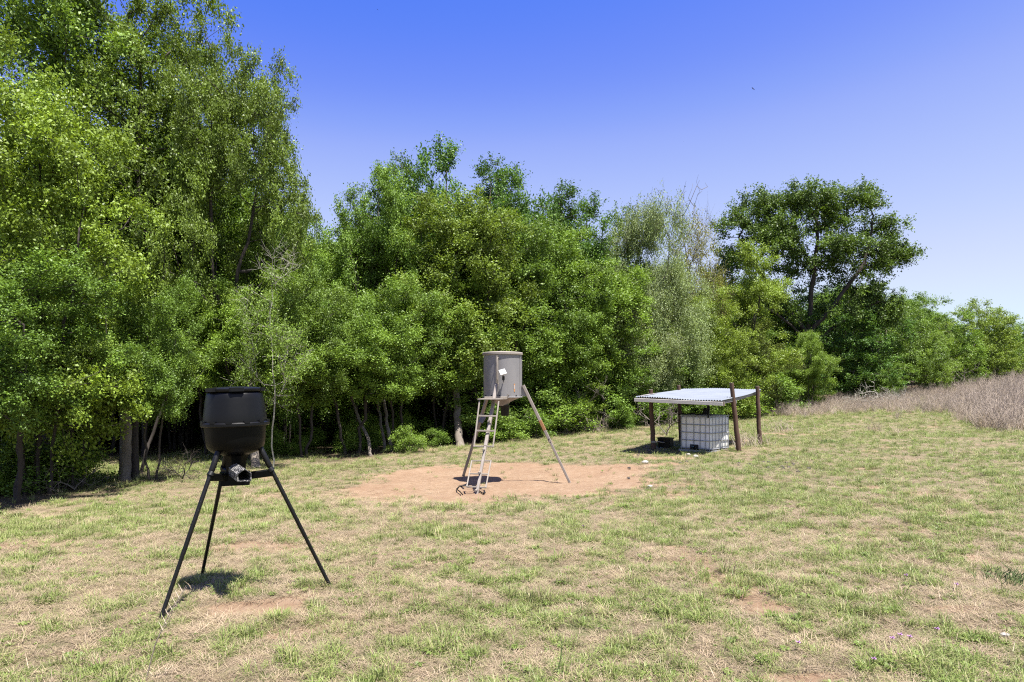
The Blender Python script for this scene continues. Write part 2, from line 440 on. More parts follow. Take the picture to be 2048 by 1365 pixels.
# ------------------------------------------------------------------ ground
def spaced(lo, hi, step, far, ratio=1.22):
    c = list(np.arange(lo, hi + 1e-6, step)); s = step; a = c[0]; b = c[-1]; L, H = [], []
    while a > -far:
        s *= ratio; a -= s; L.append(a)
    s = step
    while b < far:
        s *= ratio; b += s; H.append(b)
    return np.array(L[::-1] + c + H)
xs = spaced(-13, 17, .13, 3000); ys = spaced(2.5, 27, .13, 3000)
GX, GY = np.meshgrid(xs, ys)
gx, gy = GX.ravel(), GY.ravel()
gzv = gz(gx, gy)
gs = sand(gx, gy)
gzv = gzv - gs * .02 + gs * ((fbm(gx * 3.2, gy * 3.2, 61, 2) - .5) * .07 + (vnoise(gx * 7, gy * 7, 63) - .5) * .03)
nx, ny = len(xs), len(ys)
ii = (np.arange(ny - 1)[:, None] * nx + np.arange(nx - 1)[None, :]).ravel()
me = bpy.data.meshes.new('pasture_ground')
me.vertices.add(nx * ny); me.vertices.foreach_set('co', np.c_[gx, gy, gzv].ravel().astype(np.float32))
fl = np.c_[ii, ii + 1, ii + 1 + nx, ii + nx].astype(np.int32)
me.loops.add(fl.size); me.loops.foreach_set('vertex_index', fl.ravel())
me.polygons.add(len(fl)); me.polygons.foreach_set('loop_start', (np.arange(len(fl)) * 4).astype(np.int32))
me.update(calc_edges=True); me.shade_smooth()
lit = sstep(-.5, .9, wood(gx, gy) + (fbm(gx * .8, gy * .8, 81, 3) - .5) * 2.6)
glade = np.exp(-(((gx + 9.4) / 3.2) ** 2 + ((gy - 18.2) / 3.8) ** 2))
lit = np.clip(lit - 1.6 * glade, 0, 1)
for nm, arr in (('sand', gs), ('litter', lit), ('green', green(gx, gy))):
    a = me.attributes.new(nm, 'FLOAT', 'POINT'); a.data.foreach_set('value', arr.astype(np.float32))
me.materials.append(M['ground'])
ground = bpy.data.objects.new('ground', me); COL.objects.link(ground); ground['kind'] = 'structure'

# ------------------------------------------------------------------ trees
class Sk:
    def __init__(s, rng): s.p = []; s.par = []; s.rng = rng
    def node(s, p, par): s.p.append(np.asarray(p, float)); s.par.append(par); return len(s.p) - 1

def make_tree(name, seed, stems, lobes, n_cl, per, leaf, leaf_w, twig=.38, shell=.55, r_tip=.006, rpow=.47, bark='bark', updrift=.25, upn=.6,
              step=.45, sides=5, bare=0, gap=.46, gap_f=.85, cl_flat=.75, droop=0.0, attach_back=.6, void=()):
    """stems: list of polylines from the ground up; lobes: (x, y, z, rx, ry, rz, weight)"""
    rng = np.random.default_rng(seed)
    sk = Sk(rng); stem_nodes = []
    for st in stems:
        prev = -1; st = [np.array(q, float) for q in st]
        for i in range(len(st) - 1):
            L = np.linalg.norm(st[i + 1] - st[i]); k = max(1, int(L / step))
            for j in range(k + (1 if i == len(st) - 2 else 0)):
                q = st[i] + (st[i + 1] - st[i]) * j / k + rng.normal(0, .035, 3) * (1 if (i or j) else 0)
                prev = sk.node(q, prev)
                if q[2] > .25 * st[-1][2]: stem_nodes.append(prev)
    w = np.array([l[6] for l in lobes], float); w /= w.sum()
    C = []
    tries = 0
    while len(C) < n_cl and tries < n_cl * 40:
        tries += 1
        l = lobes[rng.choice(len(lobes), p=w)]
        d = rng.normal(size=3); d /= np.linalg.norm(d)
        rr = 1 - shell * rng.random() ** 1.3
        q = np.array(l[:3]) + d * np.array(l[3:6]) * rr
        if q[2] < .15 or any(v[0] < q[0] < v[1] and v[2] < q[1] < v[3] and v[4] < q[2] < v[5] for v in void): continue
        if gap:
            f = gap_f; n3 = (vnoise(q[0] * f + seed, q[2] * f, 3) + vnoise(q[1] * f + seed, q[2] * f + 5, 4) + vnoise(q[0] * f, q[1] * f + seed, 6)) / 3
            if n3 < gap: continue
        C.append(q)
    C = np.array(C)
    P0 = np.array([sk.p[i] for i in stem_nodes])
    dist = np.min(np.linalg.norm(C[:, None] - P0[None], axis=2), axis=1)
    order = np.argsort(dist)
    ids = list(stem_nodes); tips = []
    for ci in order:
        c = C[ci]
        P = np.array([sk.p[i] for i in ids])
        dv = c - P; dl = np.linalg.norm(dv, axis=1)
        cost = dl + attach_back * np.maximum(0, P[:, 2] - c[2] + .15 * dl) * 1.6
        b = ids[int(np.argmin(cost))]
        a = sk.p[b]; L = np.linalg.norm(c - a); k = max(1, int(L / step)); prev = b
        bow = rng.normal(0, .09 * L, 3); bow[2] = -abs(bow[2]) * .5 if c[2] > a[2] else abs(bow[2])
        for j in range(1, k + 1):
            t = j / k
            q = a + (c - a) * t + bow * math.sin(math.pi * t) + rng.normal(0, .03, 3) * (t < 1)
            prev = sk.node(q, prev); ids.append(prev)
        tips.append((prev, (c - a) / max(L, 1e-6)))
    # pipe model
    n = len(sk.p); cnt = np.zeros(n)
    for tnode, _ in tips: cnt[tnode] += 1
    for i in range(n - 1, -1, -1):
        cnt[i] = max(cnt[i], .6)
        if sk.par[i] >= 0: cnt[sk.par[i]] += cnt[i]
    rad = r_tip * cnt ** rpow
    kids = [[] for _ in range(n)]
    for i in range(n):
        if sk.par[i] >= 0: kids[sk.par[i]].append(i)
    mb = MB()
    done = set()
    def chain(start, frm):
        pts, rs = ([sk.p[frm]] if frm >= 0 else []), ([rad[start]] if frm >= 0 else [])
        cur = start
        while True:
            pts.append(sk.p[cur]); rs.append(rad[cur] * (1.5 if sk.par[cur] < 0 else 1)); done.add(cur)
            ch = [q for q in kids[cur] if q not in done]
            if not ch: break
            ch.sort(key=lambda q: -cnt[q]); nxt = ch[0]
            cur = nxt
        if len(pts) > 1:
            big = rs[0] > .05
            mb.tube(pts, rs, (8 if big else sides if rs[0] > .018 else 3), cap=False)
    for i in range(n):
        if i not in done: chain(i, sk.par[i])
    # leaves on twigs
    T = []; D = []; twl = []
    for tnode, d in tips:
        p = sk.p[tnode]
        m_ = per
        T.append(p); D.append(d)
    T = np.array(T); D = np.array(D)
    ntw = max(4, per // 14)
    tw_d = rng.normal(size=(len(T), ntw, 3)) * .85 + D[:, None] * .75; tw_d[..., 2] += updrift; tw_d[..., 2] *= cl_flat if droop == 0 else 1
    tw_d /= np.linalg.norm(tw_d, axis=2, keepdims=True)
    tw_l = twig * (.55 + .9 * rng.random((len(T), ntw, 1)))
    ends = T[:, None] + tw_d * tw_l
    if droop: ends[..., 2] -= droop * rng.random((len(T), ntw))
    # twigs shown as thin slivers
    keep = rng.random((len(T), ntw)) < (.35 if not bare else .9)
    a = np.repeat(T[:, None], ntw, 1)[keep]; b = ends[keep]
    for q0, q1 in zip(a[:900], b[:900]):
        mid = (q0 + q1) / 2 + rng.normal(0, .02, 3)
        mb.tube([q0, mid, q1], [r_tip * .8, r_tip * .55, r_tip * .3], 3, cap=False)
    NL = len(T) * per
    ci = np.repeat(np.arange(len(T)), per); ti = rng.integers(0, ntw, NL)
    if bare:
        live = T[ci, 2] < bare
        ci, ti = ci[live], ti[live]; NL = len(ci)
    t = .12 + .95 * rng.random(NL) ** .8
    pos = T[ci] + (ends[ci, ti] - T[ci]) * t[:, None] + rng.normal(0, .045 + leaf * .35, (NL, 3))
    nrm = rng.normal(size=(NL, 3)) * .75; nrm[:, 2] += upn; nrm += D[ci] * .3
    nrm /= np.linalg.norm(nrm, axis=1, keepdims=True)
    ax = rng.normal(size=(NL, 3)); ax[:, 2] -= .25; ax -= nrm * np.sum(ax * nrm, 1, keepdims=True); ax /= np.linalg.norm(ax, axis=1, keepdims=True)
    sd = np.cross(nrm, ax); sz = leaf * (.6 + .8 * rng.random((NL, 1))); sw = sz * leaf_w
    fold = nrm * sw * .25
    V = np.stack([pos - ax * sz * .5, pos + sd * sw * .5 + ax * sz * .06 + fold, pos + ax * sz * .5, pos - sd * sw * .5 + ax * sz * .06 + fold], 1)
    cl_t = rng.random(len(T)); tint = np.clip(.55 * cl_t[ci] + .45 * rng.random(NL), 0, 1)
    crown_me = quads(name + '_crown', V, M['leaf'], {'tint': tint})
    tme = bpy.data.meshes.new(name + '_trunk'); tme.from_pydata([tuple(q) for q in mb.v], [], mb.f); tme.shade_smooth(); tme.materials.append(M[bark]); tme.update()
    allp = V.reshape(-1, 3)
    hi = np.percentile(allp[:, 2], 99.7); hw = (np.percentile(allp[:, 0], 98.5) - np.percentile(allp[:, 0], 1.5)) / 2
    cxm = (np.percentile(allp[:, 0], 98.5) + np.percentile(allp[:, 0], 1.5)) / 2
    cym = (np.percentile(allp[:, 1], 98.5) + np.percentile(allp[:, 1], 1.5)) / 2
    return dict(crown=crown_me, trunk=tme, h=hi, w=hw, cx=cxm, cy=cym)

def stems_multi(rng, k, h, spread, lean=.4):
    out = []
    for i in range(k):
        a = 2 * math.pi * (i + rng.random() * .7) / k
        b = (spread * .25 * math.cos(a), spread * .25 * math.sin(a), -.12)
        out.append([b, (b[0] + lean * .5 * math.cos(a) * h * .4, b[1] + lean * .5 * math.sin(a) * h * .4, h * .4), (b[0] + lean * math.cos(a) * h * .6, b[1] + lean * math.sin(a) * h * .6, h * .85)])
    return out
rg = np.random.default_rng(5)
PR = {}
def rand_lobes(seed, k, z0, z1, rad, size, top_taper=.6, squash=.75):
    r = np.random.default_rng(seed); L = []
    for i in range(k):
        z = z0 + (z1 - z0) * ((i + .5) / k)
        f = (z - z0) / (z1 - z0)
        rr = rad * (1 - top_taper * max(0, f - .35) / .65) * (.55 + .45 * min(1, f / .2))
        a = i * 2.4 + r.random() * .8; d = rr * (.35 + .4 * r.random())
        s = size * (.75 + .5 * r.random())
        L.append((d * math.cos(a), d * math.sin(a), z, s, s, s * squash, s * s))
    return L
PR['tall_a'] = make_tree('tall_a', 11, [[(0, 0, -.2), (.1, .1, 2.5), (.3, 0, 5), (.2, .3, 8), (.5, .2, 11)], [(.1, .05, 2.2), (-1.2, .5, 5.2), (-1.6, .2, 8.5)]],
                         rand_lobes(11, 16, 3.6, 12.2, 4.4, 1.9, .3, .8), 430, 265, .096, .52, twig=.44, bark='dark_bark', updrift=-.1, droop=.08, r_tip=.0075, step=.55, gap=.36, gap_f=.7)
PR['tall_b'] = make_tree('tall_b', 23, [[(0, 0, -.2), (-.1, .1, 2.8), (.4, 0, 5.5), (1.2, .3, 7.6), (1.9, .1, 10)], [(-.1, .1, 2.6), (-.9, -.2, 6), (-1.0, .2, 10.5)]],
                         rand_lobes(29, 15, 3.8, 11.6, 4.3, 2.0, .3, .8), 430, 265, .096, .52, twig=.44, bark='dark_bark', updrift=-.1, droop=.08, r_tip=.0085, step=.55, gap=.34, gap_f=.7, void=((-.4, 1.8, -9, .2, 4.8, 7.6),))
for k, s in enumerate((3, 7, 13)):
    r = np.random.default_rng(s)
    PR['thicket_' + 'abc'[k]] = make_tree('thicket_' + 'abc'[k], s, stems_multi(r, 4, 5.2, 1.2, .28), rand_lobes(s, 14, .8, 5.4, 2.2, 1.05, .5, .85), 270, 260, .058, .64, twig=.28, r_tip=.0042, bark='dark_bark', step=.35)
for k, s in enumerate((113, 127)):
    r = np.random.default_rng(s)
    PR['raised_' + 'ab'[k]] = make_tree('raised_' + 'ab'[k], s, stems_multi(r, 2, 5.2, .7, .3), rand_lobes(s, 13, 2.45, 5.5, 2.4, 1.0, .5, .8), 270, 260, .058, .64, twig=.28, r_tip=.0046, bark='dark_bark', step=.35)
for k, s in enumerate((31, 37, 43)):
    r = np.random.default_rng(s)
    PR['round_' + 'abc'[k]] = make_tree('round_' + 'abc'[k], s, stems_multi(r, 3, 7, 1.0, .25) + [[(0, 0, -.2), (.1, .1, 3), (0, .1, 6.8)]], rand_lobes(s, 15, 1.4, 7.3, 2.9, 1.3, .55, .9), 290, 270, .072, .62, twig=.34, r_tip=.005, bark='dark_bark', step=.45)
for k, s in enumerate((51, 57)):
    PR['spire_' + 'ab'[k]] = make_tree('spire_' + 'ab'[k], s, [[(0, 0, -.2), (.1, 0, 4), (0, .1, 8.8)], [(.1, 0, 2), (.8, .2, 5), (1.0, .1, 7.4)], [(.1, 0, 2), (-.7, -.2, 5), (-.9, .1, 6.8)]],
                            rand_lobes(s, 9, 2.0, 6.6, 1.7, 1.0, .4, 1.0) + [(0, 0, 8.3, .42, .42, 1.0, .5), (1.0, .1, 7.2, .4, .4, .8, .4), (-.9, .1, 6.8, .4, .4, .8, .4), (.1, .1, 7.2, .8, .8, .8, .6)], 210, 190, .08, .55, twig=.36, updrift=.7, r_tip=.007)
PR['wispy'] = make_tree('wispy', 61, stems_multi(rg, 5, 7, 1.2, .32), rand_lobes(61, 11, 2.0, 6.6, 2.6, 1.3, .4, 1.0) + [(.2, 0, 7.0, .9, .8, .8, .6)], 320, 300, .08, .46, twig=.7, r_tip=.0045, bark='bark', updrift=.5, bare=6.3, step=.4)
PR['oak'] = make_tree('oak', 77, [[(0, 0, -.3), (.15, 0, 2.5), (0, .2, 4.6), (.4, .3, 7.5), (.6, 0, 10.8)], [(.1, .1, 4.0), (-1.8, .3, 6.2), (-3.6, 0, 8.4), (-4.6, .1, 10)], [(.1, .1, 4.2), (1.9, -.3, 6.4), (3.6, 0, 8.4), (4.2, .2, 10.5)],
                                [(0, .1, 3.6), (2.6, .5, 5.0), (5.0, .3, 6.3)], [(0, .1, 3.8), (-2.5, -.6, 5.4), (-4.6, -.4, 6.4)]],
                      [(-5.2, 0, 10.7, 1.1, 1.1, .6, 1.0), (-3.3, .4, 11.9, 1.5, 1.5, .75, 1.8), (-.4, 0, 12.2, 1.9, 1.8, .8, 2.4), (1.6, .8, 11.9, 1.5, 1.5, .8, 1.6), (3.5, 0, 12.3, 1.25, 1.2, .8, 1.5), (5.0, .2, 10.6, 1.4, 1.4, .8, 1.7), (5.9, .1, 8.9, 1.1, 1.1, .55, 1.1),
                       (-5.0, .2, 8.7, 1.3, 1.3, .6, 1.2), (-2.3, -.8, 9.4, 1.6, 1.4, .6, 1.4), (1.8, -1, 9.2, 1.8, 1.4, .6, 1.4), (3.7, .2, 6.9, 1.7, 1.5, .9, 1.6), (-4.0, -.4, 6.7, 1.6, 1.4, .8, 1.3), (0, 1.6, 9, 2.4, 1.4, 1.0, 1.2), (.2, -1.2, 6.6, 1.6, 1.2, .8, .9), (5.4, .3, 5.6, 1.1, 1.1, .9, 1.0), (-5.6, 0, 7.2, .8, .8, .6, .6),
                       (-1.5, .3, 10.6, 2.2, 1.8, .9, 2.0), (2.0, .2, 10.4, 2.2, 1.8, .9, 2.0), (0, .2, 8.2, 3.0, 2, 1.0, 2.0), (-3.2, 0, 10.2, 1.6, 1.4, .7, 1.2), (4.2, -.2, 9.4, 1.6, 1.4, .8, 1.4), (-2.5, 0, 5.6, 2.2, 1.6, .9, 1.2), (2.6, 0, 5.4, 2.2, 1.6, .9, 1.2), (4.6, .3, 8.4, 1.9, 1.5, 1.0, 1.8), (2.8, 0, 8.0, 1.8, 1.5, .9, 1.4)],
                      620, 180, .125, .6, twig=.6, bark='dark_bark', r_tip=.011, rpow=.5, step=.5, gap=.33, gap_f=.8, shell=.8, void=((-1.6, 1.8, -9, -.2, 5.6, 8.2), (2.2, 3.4, -9, -.2, 6.6, 7.8)))
for k, s in enumerate((83, 89)):
    r = np.random.default_rng(s)
    PR['broad_' + 'ab'[k]] = make_tree('broad_' + 'ab'[k], s, stems_multi(r, 3, 6.5, 1.2, .4), rand_lobes(s, 14, .9, 6.9, 4.2, 1.7, .5, .85), 250, 190, .11, .6, twig=.5, r_tip=.007)
for k, s in enumerate((97, 101)):
    r = np.random.default_rng(s)
    PR['shrub_' + 'ab'[k]] = make_tree('shrub_' + 'ab'[k], s, stems_multi(r, 5, 1.1, .5, .5), rand_lobes(s, 7, .25, 1.1, .75, .38, .4, .9), 60, 150, .05, .6, twig=.2, r_tip=.004, step=.2)
PR['snag'] = make_tree('snag', 107, [[(0, 0, -.2), (.1, 0, 1.5), (-.05, .1, 3.4), (.1, 0, 4.6)]], rand_lobes(107, 8, 1.6, 4.6, 1.3, .7, .3, .9), 110, 70, .06, .5, twig=.4, r_tip=.0038, rpow=.42, bark='pale_bark', bare=4.2, step=.3)
PR['twiggy'] = make_tree('twiggy', 109, stems_multi(rg, 4, 6, .8, .3), rand_lobes(109, 7, 2.5, 6.4, 1.7, .9, .4, 1.0), 190, 120, .07, .5, twig=.7, r_tip=.005, updrift=.6, bare=5.2, step=.4)

def copy_tree(key, kind, X, Y, h, w, rot, color, label, cat, group=None, bark=None, flip=False):
    p = PR[key]
    o = thing(kind, (X, Y, g1(X, Y)), label, cat, group)
    sx = w / p['w']; sz = h / p['h']
    o.scale = (-sx if flip else sx, sx * .95, sz); o.rotation_euler = (0, 0, rot)
    ox, oy = p['cx'] * (-sx if flip else sx), p['cy'] * sx * .95
    X -= ox * math.cos(rot) - oy * math.sin(rot); Y -= ox * math.sin(rot) + oy * math.cos(rot); o.location = (X, Y, g1(X, Y))
    t = bpy.data.objects.new('trunk', p['trunk']); COL.objects.link(t); t.parent = o
    c = bpy.data.objects.new('crown', p['crown']); COL.objects.link(c); c.parent = o
    c.color = (*color, 1); c['kind'] = 'stuff'
    return o

LG = (.165, .26, .038); BR_ = (.185, .26, .034); OL = (.135, .205, .034); DG = (.08, .165, .028); MG = (.135, .225, .036); GRY = (.23, .285, .125); FAR = (.135, .215, .032); YG = (.195, .28, .04)
rot_r = np.random.default_rng(3)
def tree(kind, key, px, Y, top, hw, color, label, cat='tree', rot=None, flip=False, group=None, jit=.08):
    X = (px - CX) / FPX * Y
    z0 = g1(X, Y); h = CAMH - (top - HY) / FPX * Y - z0; w = hw / FPX * Y
    jj = 1 + jit * rot_r.normal(); c = tuple(v * jj * (1 + .02 * rot_r.normal()) for v in color)
    return copy_tree(key, kind, X, Y, h, w, rot_r.random() * 6.28 if rot is None else rot, c, label, cat, group, flip=flip)

# the wood on the left: tall trees behind, a dense edge of smaller ones in front
tree('tall_tree', 'tall_a', 90, 20.5, -230, 290, OL, 'tallest olive green tree at the left edge, its top beyond the frame', rot=.4)
tree('tall_tree', 'tall_a', 285, 21.5, -60, 215, OL, 'tall olive tree rising between the tallest tree and the round lobed crown', rot=2.2, flip=True)
tree('tall_tree', 'tall_b', 474, 20.0, 50, 132, (.135, .21, .032), 'tall tree with a round lobed crown and dark bare limb above the black feeder', rot=0.15)
tree('tall_tree', 'tall_b', 385, 25.5, 175, 160, OL, 'tall olive tree half hidden behind the round lobed crown', rot=3.5)
tree('leafy_tree', 'round_a', 60, 13.6, 140, 190, BR_, 'bright yellow green tree filling the left edge in front of the tall trees', rot=1.0)
tree('leafy_tree', 'round_b', 215, 22.0, 250, 150, LG, 'bright green tree with thin pale twigs, beside the yellow green one at the edge')
tree('leafy_tree', 'round_c', 355, 23.5, 335, 130, MG, 'mid green tree beneath the dark bare limb of the lobed crown')
tree('thicket_tree', 'raised_a', 20, 12.6, 520, 200, MG, 'dense small leaved bush tree low at the left edge of the wood', rot=2.0)
tree('thicket_tree', 'raised_b', 160, 14.4, 570, 115, LG, 'small leaved bush tree leaning over the brambles at the left')
tree('thicket_tree', 'raised_a', 290, 15.0, 560, 105, MG, 'small leaved tree with a thick dark double trunk beside the sunlit glade')
tree('thicket_tree', 'raised_b', 420, 21.0, 520, 130, LG, 'light green bush tree directly behind the black feeder hopper')
tree('pale_sapling', 'snag', 540, 16.8, 530, 70, LG, 'pale half bare sapling with whitish lichen covered twigs right of black feeder', 'sapling', rot=.5)
tree('thicket_tree', 'raised_a', 500, 19.2, 600, 130, LG, 'low bright bush tree behind the pale half bare sapling')
tree('leafy_tree', 'round_a', 575, 22.5, 425, 80, (.09, .17, .028), 'bright green tree whose top slopes down into the notch of sky', rot=4.0)
tree('thicket_tree', 'raised_a', 610, 19.6, 560, 120, MG, 'dense mid green bush tree below the notch of sky')
tree('leafy_tree', 'round_c', 645, 24.0, 478, 75, LG, 'short bright tree standing in the notch of sky')
# centre
tree('leafy_tree', 'round_b', 745, 24.0, 345, 95, (.15, .24, .04), 'light fresh green tree right of the notch of sky, thin pale stems showing', rot=2.9)
tree('spire_tree', 'spire_a', 702, 24.5, 382, 55, (.13, .225, .036), 'fresh green pointed tree at the right rim of the notch of sky', rot=.6)
tree('spire_tree', 'spire_b', 765, 25.5, 338, 62, (.13, .225, .036), 'second fresh green pointed tree from the notch of sky', rot=2.0)
tree('spire_tree', 'spire_a', 822, 26.5, 312, 62, (.11, .20, .034), 'third pointed tree from the notch of sky, a little darker and taller', rot=4.0)
tree('spire_tree', 'spire_b', 893, 27.5, 288, 75, DG, 'tallest dark spire of the row of pointed trees in the middle')
tree('spire_tree', 'spire_a', 972, 27.5, 314, 75, DG, 'second dark spire, just above the grey steel feeder', flip=True)
tree('spire_tree', 'spire_b', 1030, 28.5, 338, 70, DG, 'dark spire standing right of the one above the steel feeder', rot=1.2)
tree('spire_tree', 'spire_a', 1115, 29.5, 366, 75, DG, 'dark twin topped spire near the right end of the pointed row', rot=2.4)
tree('spire_tree', 'spire_b', 1180, 30.5, 400, 70, DG, 'last and lowest dark spire, beside the grey wispy tree', flip=True)
tree('broad_tree', 'broad_b', 855, 29.0, 335, 130, DG, 'dark broad tree filling in behind the left spires', rot=1.0)
tree('broad_tree', 'broad_a', 990, 29.5, 345, 120, DG, 'dark broad tree filling in behind the middle spires', rot=2.2)
tree('broad_tree', 'broad_b', 1095, 31.0, 392, 110, DG, 'dark broad tree filling in behind the twin topped spire', rot=4.2)
tree('broad_tree', 'broad_a', 1200, 32.0, 428, 90, MG, 'broad tree between the last spire and the grey wispy tree', rot=.4)
tree('leafy_tree', 'round_c', 915, 24.5, 385, 150, (.145, .21, .034), 'broad olive green tree in front of the dark spires', rot=1.6)
tree('leafy_tree', 'round_a', 1060, 26.5, 430, 120, MG, 'rounded mid green tree right of the broad olive one', rot=5.0)
tree('leafy_tree', 'round_b', 1165, 28.0, 470, 110, LG, 'rounded green tree between the spires and the grey wispy tree', rot=.7)
tree('thicket_tree', 'raised_b', 700, 20.4, 590, 130, LG, 'leafy bush tree over two slim pale leaning trunks', rot=3.1)
tree('thicket_tree', 'raised_a', 790, 21.8, 570, 120, MG, 'leafy bush tree with pale forked stem left of the steel feeder ladder', rot=1.1)
tree('thicket_tree', 'raised_b', 880, 23.6, 560, 110, LG, 'leafy bush tree with a thick pale trunk just behind the ladder', rot=2.0)
tree('thicket_tree', 'thicket_a', 985, 24.8, 570, 115, MG, 'dark leafy bush tree directly behind the grey drum', rot=.2, flip=True)
tree('thicket_tree', 'raised_b', 1085, 26.4, 590, 110, LG, 'bright leafy bush tree right behind the sloping steel leg')
tree('thicket_tree', 'thicket_c', 1180, 28.4, 610, 110, MG, 'leafy bush tree left of the shelter roof', rot=4.4)
tree('thicket_tree', 'thicket_a', 1130, 27.2, 690, 80, LG, 'lowest bright bush hanging to the grass between drum and shelter', rot=1.9)
# right of centre
tree('wispy_tree', 'wispy', 1288, 30.0, 402, 80, GRY, 'grey green wispy tree with bare twigs reaching into the sky', rot=.9)
tree('wispy_tree', 'wispy', 1345, 31.0, 520, 75, GRY, 'smaller grey green wispy tree leaning right behind the shelter', rot=3.6)
tree('wispy_tree', 'wispy', 1275, 29.0, 575, 75, GRY, 'low grey green wispy bush tree hanging over the left shelter roof corner', rot=2.2)
tree('twiggy_tree', 'twiggy', 1400, 35.0, 432, 62, (.20, .20, .06), 'brownish half dead tree hung with dry vines left of the oak', rot=.4)
tree('leafy_tree', 'round_b', 1470, 35.0, 495, 95, YG, 'yellow green vine covered tree between the wispy trees and the oak', rot=2.3)
tree('thicket_tree', 'thicket_b', 1420, 33.0, 590, 90, YG, 'yellow green bush tree right above the shelter roof', rot=5.1)
tree('thicket_tree', 'thicket_c', 1500, 36.0, 640, 80, (.15, .19, .04), 'pale yellowish bush tree behind the right post of the shelter', rot=1.4)
tree('thicket_tree', 'thicket_a', 1265, 30.0, 640, 90, MG, 'dark green bush tree behind the left end of the shelter roof', rot=2.6)
tree('thicket_tree', 'thicket_b', 1350, 31.8, 670, 80, MG, 'dark green bush tree behind the middle of the shelter roof', rot=.3)
tree('oak_tree', 'oak', 1625, 45.0, 370, 186, (.10, .175, .031), 'big spreading oak with dark forked limbs showing against the sky', rot=0)
tree('shrub_tree', 'thicket_c', 1615, 40.0, 665, 50, LG, 'rounded fresh green shrub at the foot of the oak', rot=.6)
tree('broad_tree', 'broad_a', 1700, 47.0, 590, 110, DG, 'wide dark green tree filling the space under the oak crown', rot=1.0)
tree('broad_tree', 'broad_b', 1590, 47.0, 560, 100, DG, 'dark green tree crowding the left side of the oak trunk', rot=2.0)
tree('broad_tree', 'broad_b', 1790, 50.0, 610, 85, MG, 'mid green tree at the right foot of the oak', rot=3.3)
tree('broad_tree', 'broad_a', 1875, 55.0, 592, 85, FAR, 'bright tree right of the oak, first of the low far row', rot=4.2)
tree('broad_tree', 'broad_b', 1955, 58.0, 606, 75, YG, 'yellowish tree in the middle of the low far row', rot=.2)
tree('broad_tree', 'broad_a', 2045, 66.0, 628, 80, MG, 'darker tree at the right edge ending the far row', rot=2.5)
tree('broad_tree', 'broad_b', 1835, 51.0, 660, 60, LG, 'low bright shrubby tree in front of the far row, nearest the oak', rot=5.5)
tree('broad_tree', 'broad_a', 1905, 55.0, 680, 55, YG, 'lowest yellow green shrubby tree in front of the far row', rot=1.7)
tree('broad_tree', 'broad_b', 1985, 61.0, 670, 60, FAR, 'green shrubby tree before the darker tree at the right edge', rot=3.9)
tree('broad_tree', 'broad_a', 1735, 46.0, 690, 65, MG, 'low green shrubby tree beside the brown weeds under the oak', rot=3.0)
# low shrubs along the edge
for (px, py, hh, hwm, key, c, lab) in [
        (40, 985, 1.1, 1.0, 'shrub_a', MG, 'low dark bramble at the left corner of the wood edge'),
        (130, 975, 1.0, .9, 'shrub_b', LG, 'leafy bramble at the foot of the dark leaning trunks'),
        (815, 905, .8, .55, 'shrub_b', LG, 'small bright shrub under the pale leaning trunks'),
        (870, 893, .6, .5, 'shrub_a', MG, 'small shrub at the foot of the thick pale trunk'),
        (1245, 858, .8, .6, 'shrub_b', MG, 'small dark shrub left of the shelter at the wood edge'),
        (1000, 882, .9, .8, 'shrub_a', LG, 'leafy shrub in the shade below the grey drum'),
        (1060, 876, 1.0, .8, 'shrub_b', MG, 'leafy shrub behind the sloping steel leg'),
        (1130, 867, 1.4, 1.1, 'shrub_a', LG, 'bright leafy shrub at the wood edge right of the steel leg'),
        (1300, 852, 1.4, 1.1, 'shrub_a', MG, 'leafy shrub behind the left shelter post'),
        (1390, 842, 1.8, 1.5, 'shrub_b', MG, 'leafy shrub seen under the shelter roof behind the tank'),
        (1460, 836, 1.9, 1.6, 'shrub_a', LG, 'leafy shrub between the two right shelter posts'),
        (1535, 826, 2.2, 1.8, 'shrub_b', MG, 'dark leafy shrub just right of the shelter')]:
    q = on_ground(px, py)
    copy_tree(key, 'bramble', q.x, q.y, hh, hwm, px * .37, c, lab, 'shrub')

# ------------------------------------------------------------------ trunks that show at the edge of the wood
def trunk_thing(label, px0, py0, dY, path, r0, r1, m='bark'):
    base = on_ground(px0, py0)
    t = MB(); pts = [base + Vector((0, 0, -.1))] + [at(px, py, base.y + dY * (i + 1)) for i, (px, py) in enumerate(path)]
    n = len(pts)
    # finer path with a little wobble
    fine, rr = [], []
    w = np.random.default_rng(int(px0))
    for i in range(n - 1):
        for k in range(4):
            f = k / 4
            fine.append(pts[i].lerp(pts[i + 1], f) + Vector(w.normal(0, .012, 3))); rr.append(r0 + (r1 - r0) * (i + f) / (n - 1))
    fine.append(pts[-1]); rr.append(r1); rr[0] *= 1.35
    t.tube(fine, rr, 9)
    o = rebase(t.build('tree_trunk', M[m], sharp=60)); return tag(o, label, 'tree trunk')
trunk_thing('thick dark trunk, left one of the pair by the sunlit glade', 250, 962, .05, [(252, 900), (250, 830), (262, 700)], .135, .10, 'bark')
trunk_thing('darker right trunk of the pair by the sunlit glade', 270, 958, .08, [(268, 890), (272, 820), (290, 700)], .10, .08, 'dark_bark')
trunk_thing('crooked slim trunk right of the trunk pair', 280, 948, .1, [(292, 905), (300, 885), (330, 800)], .045, .035, 'dark_bark')
trunk_thing('dark leaning trunk inside the brambles at left', 68, 965, .1, [(62, 900), (66, 820), (60, 700)], .13, .10, 'dark_bark')
trunk_thing('second dark trunk inside the brambles at left', 100, 962, .1, [(92, 905), (88, 830), (80, 700)], .10, .09, 'dark_bark')
trunk_thing('reddish brown lit trunk seen just right of black feeder neck', 513, 936, .8, [(508, 895), (505, 830), (500, 700)], .115, .09, 'bark')
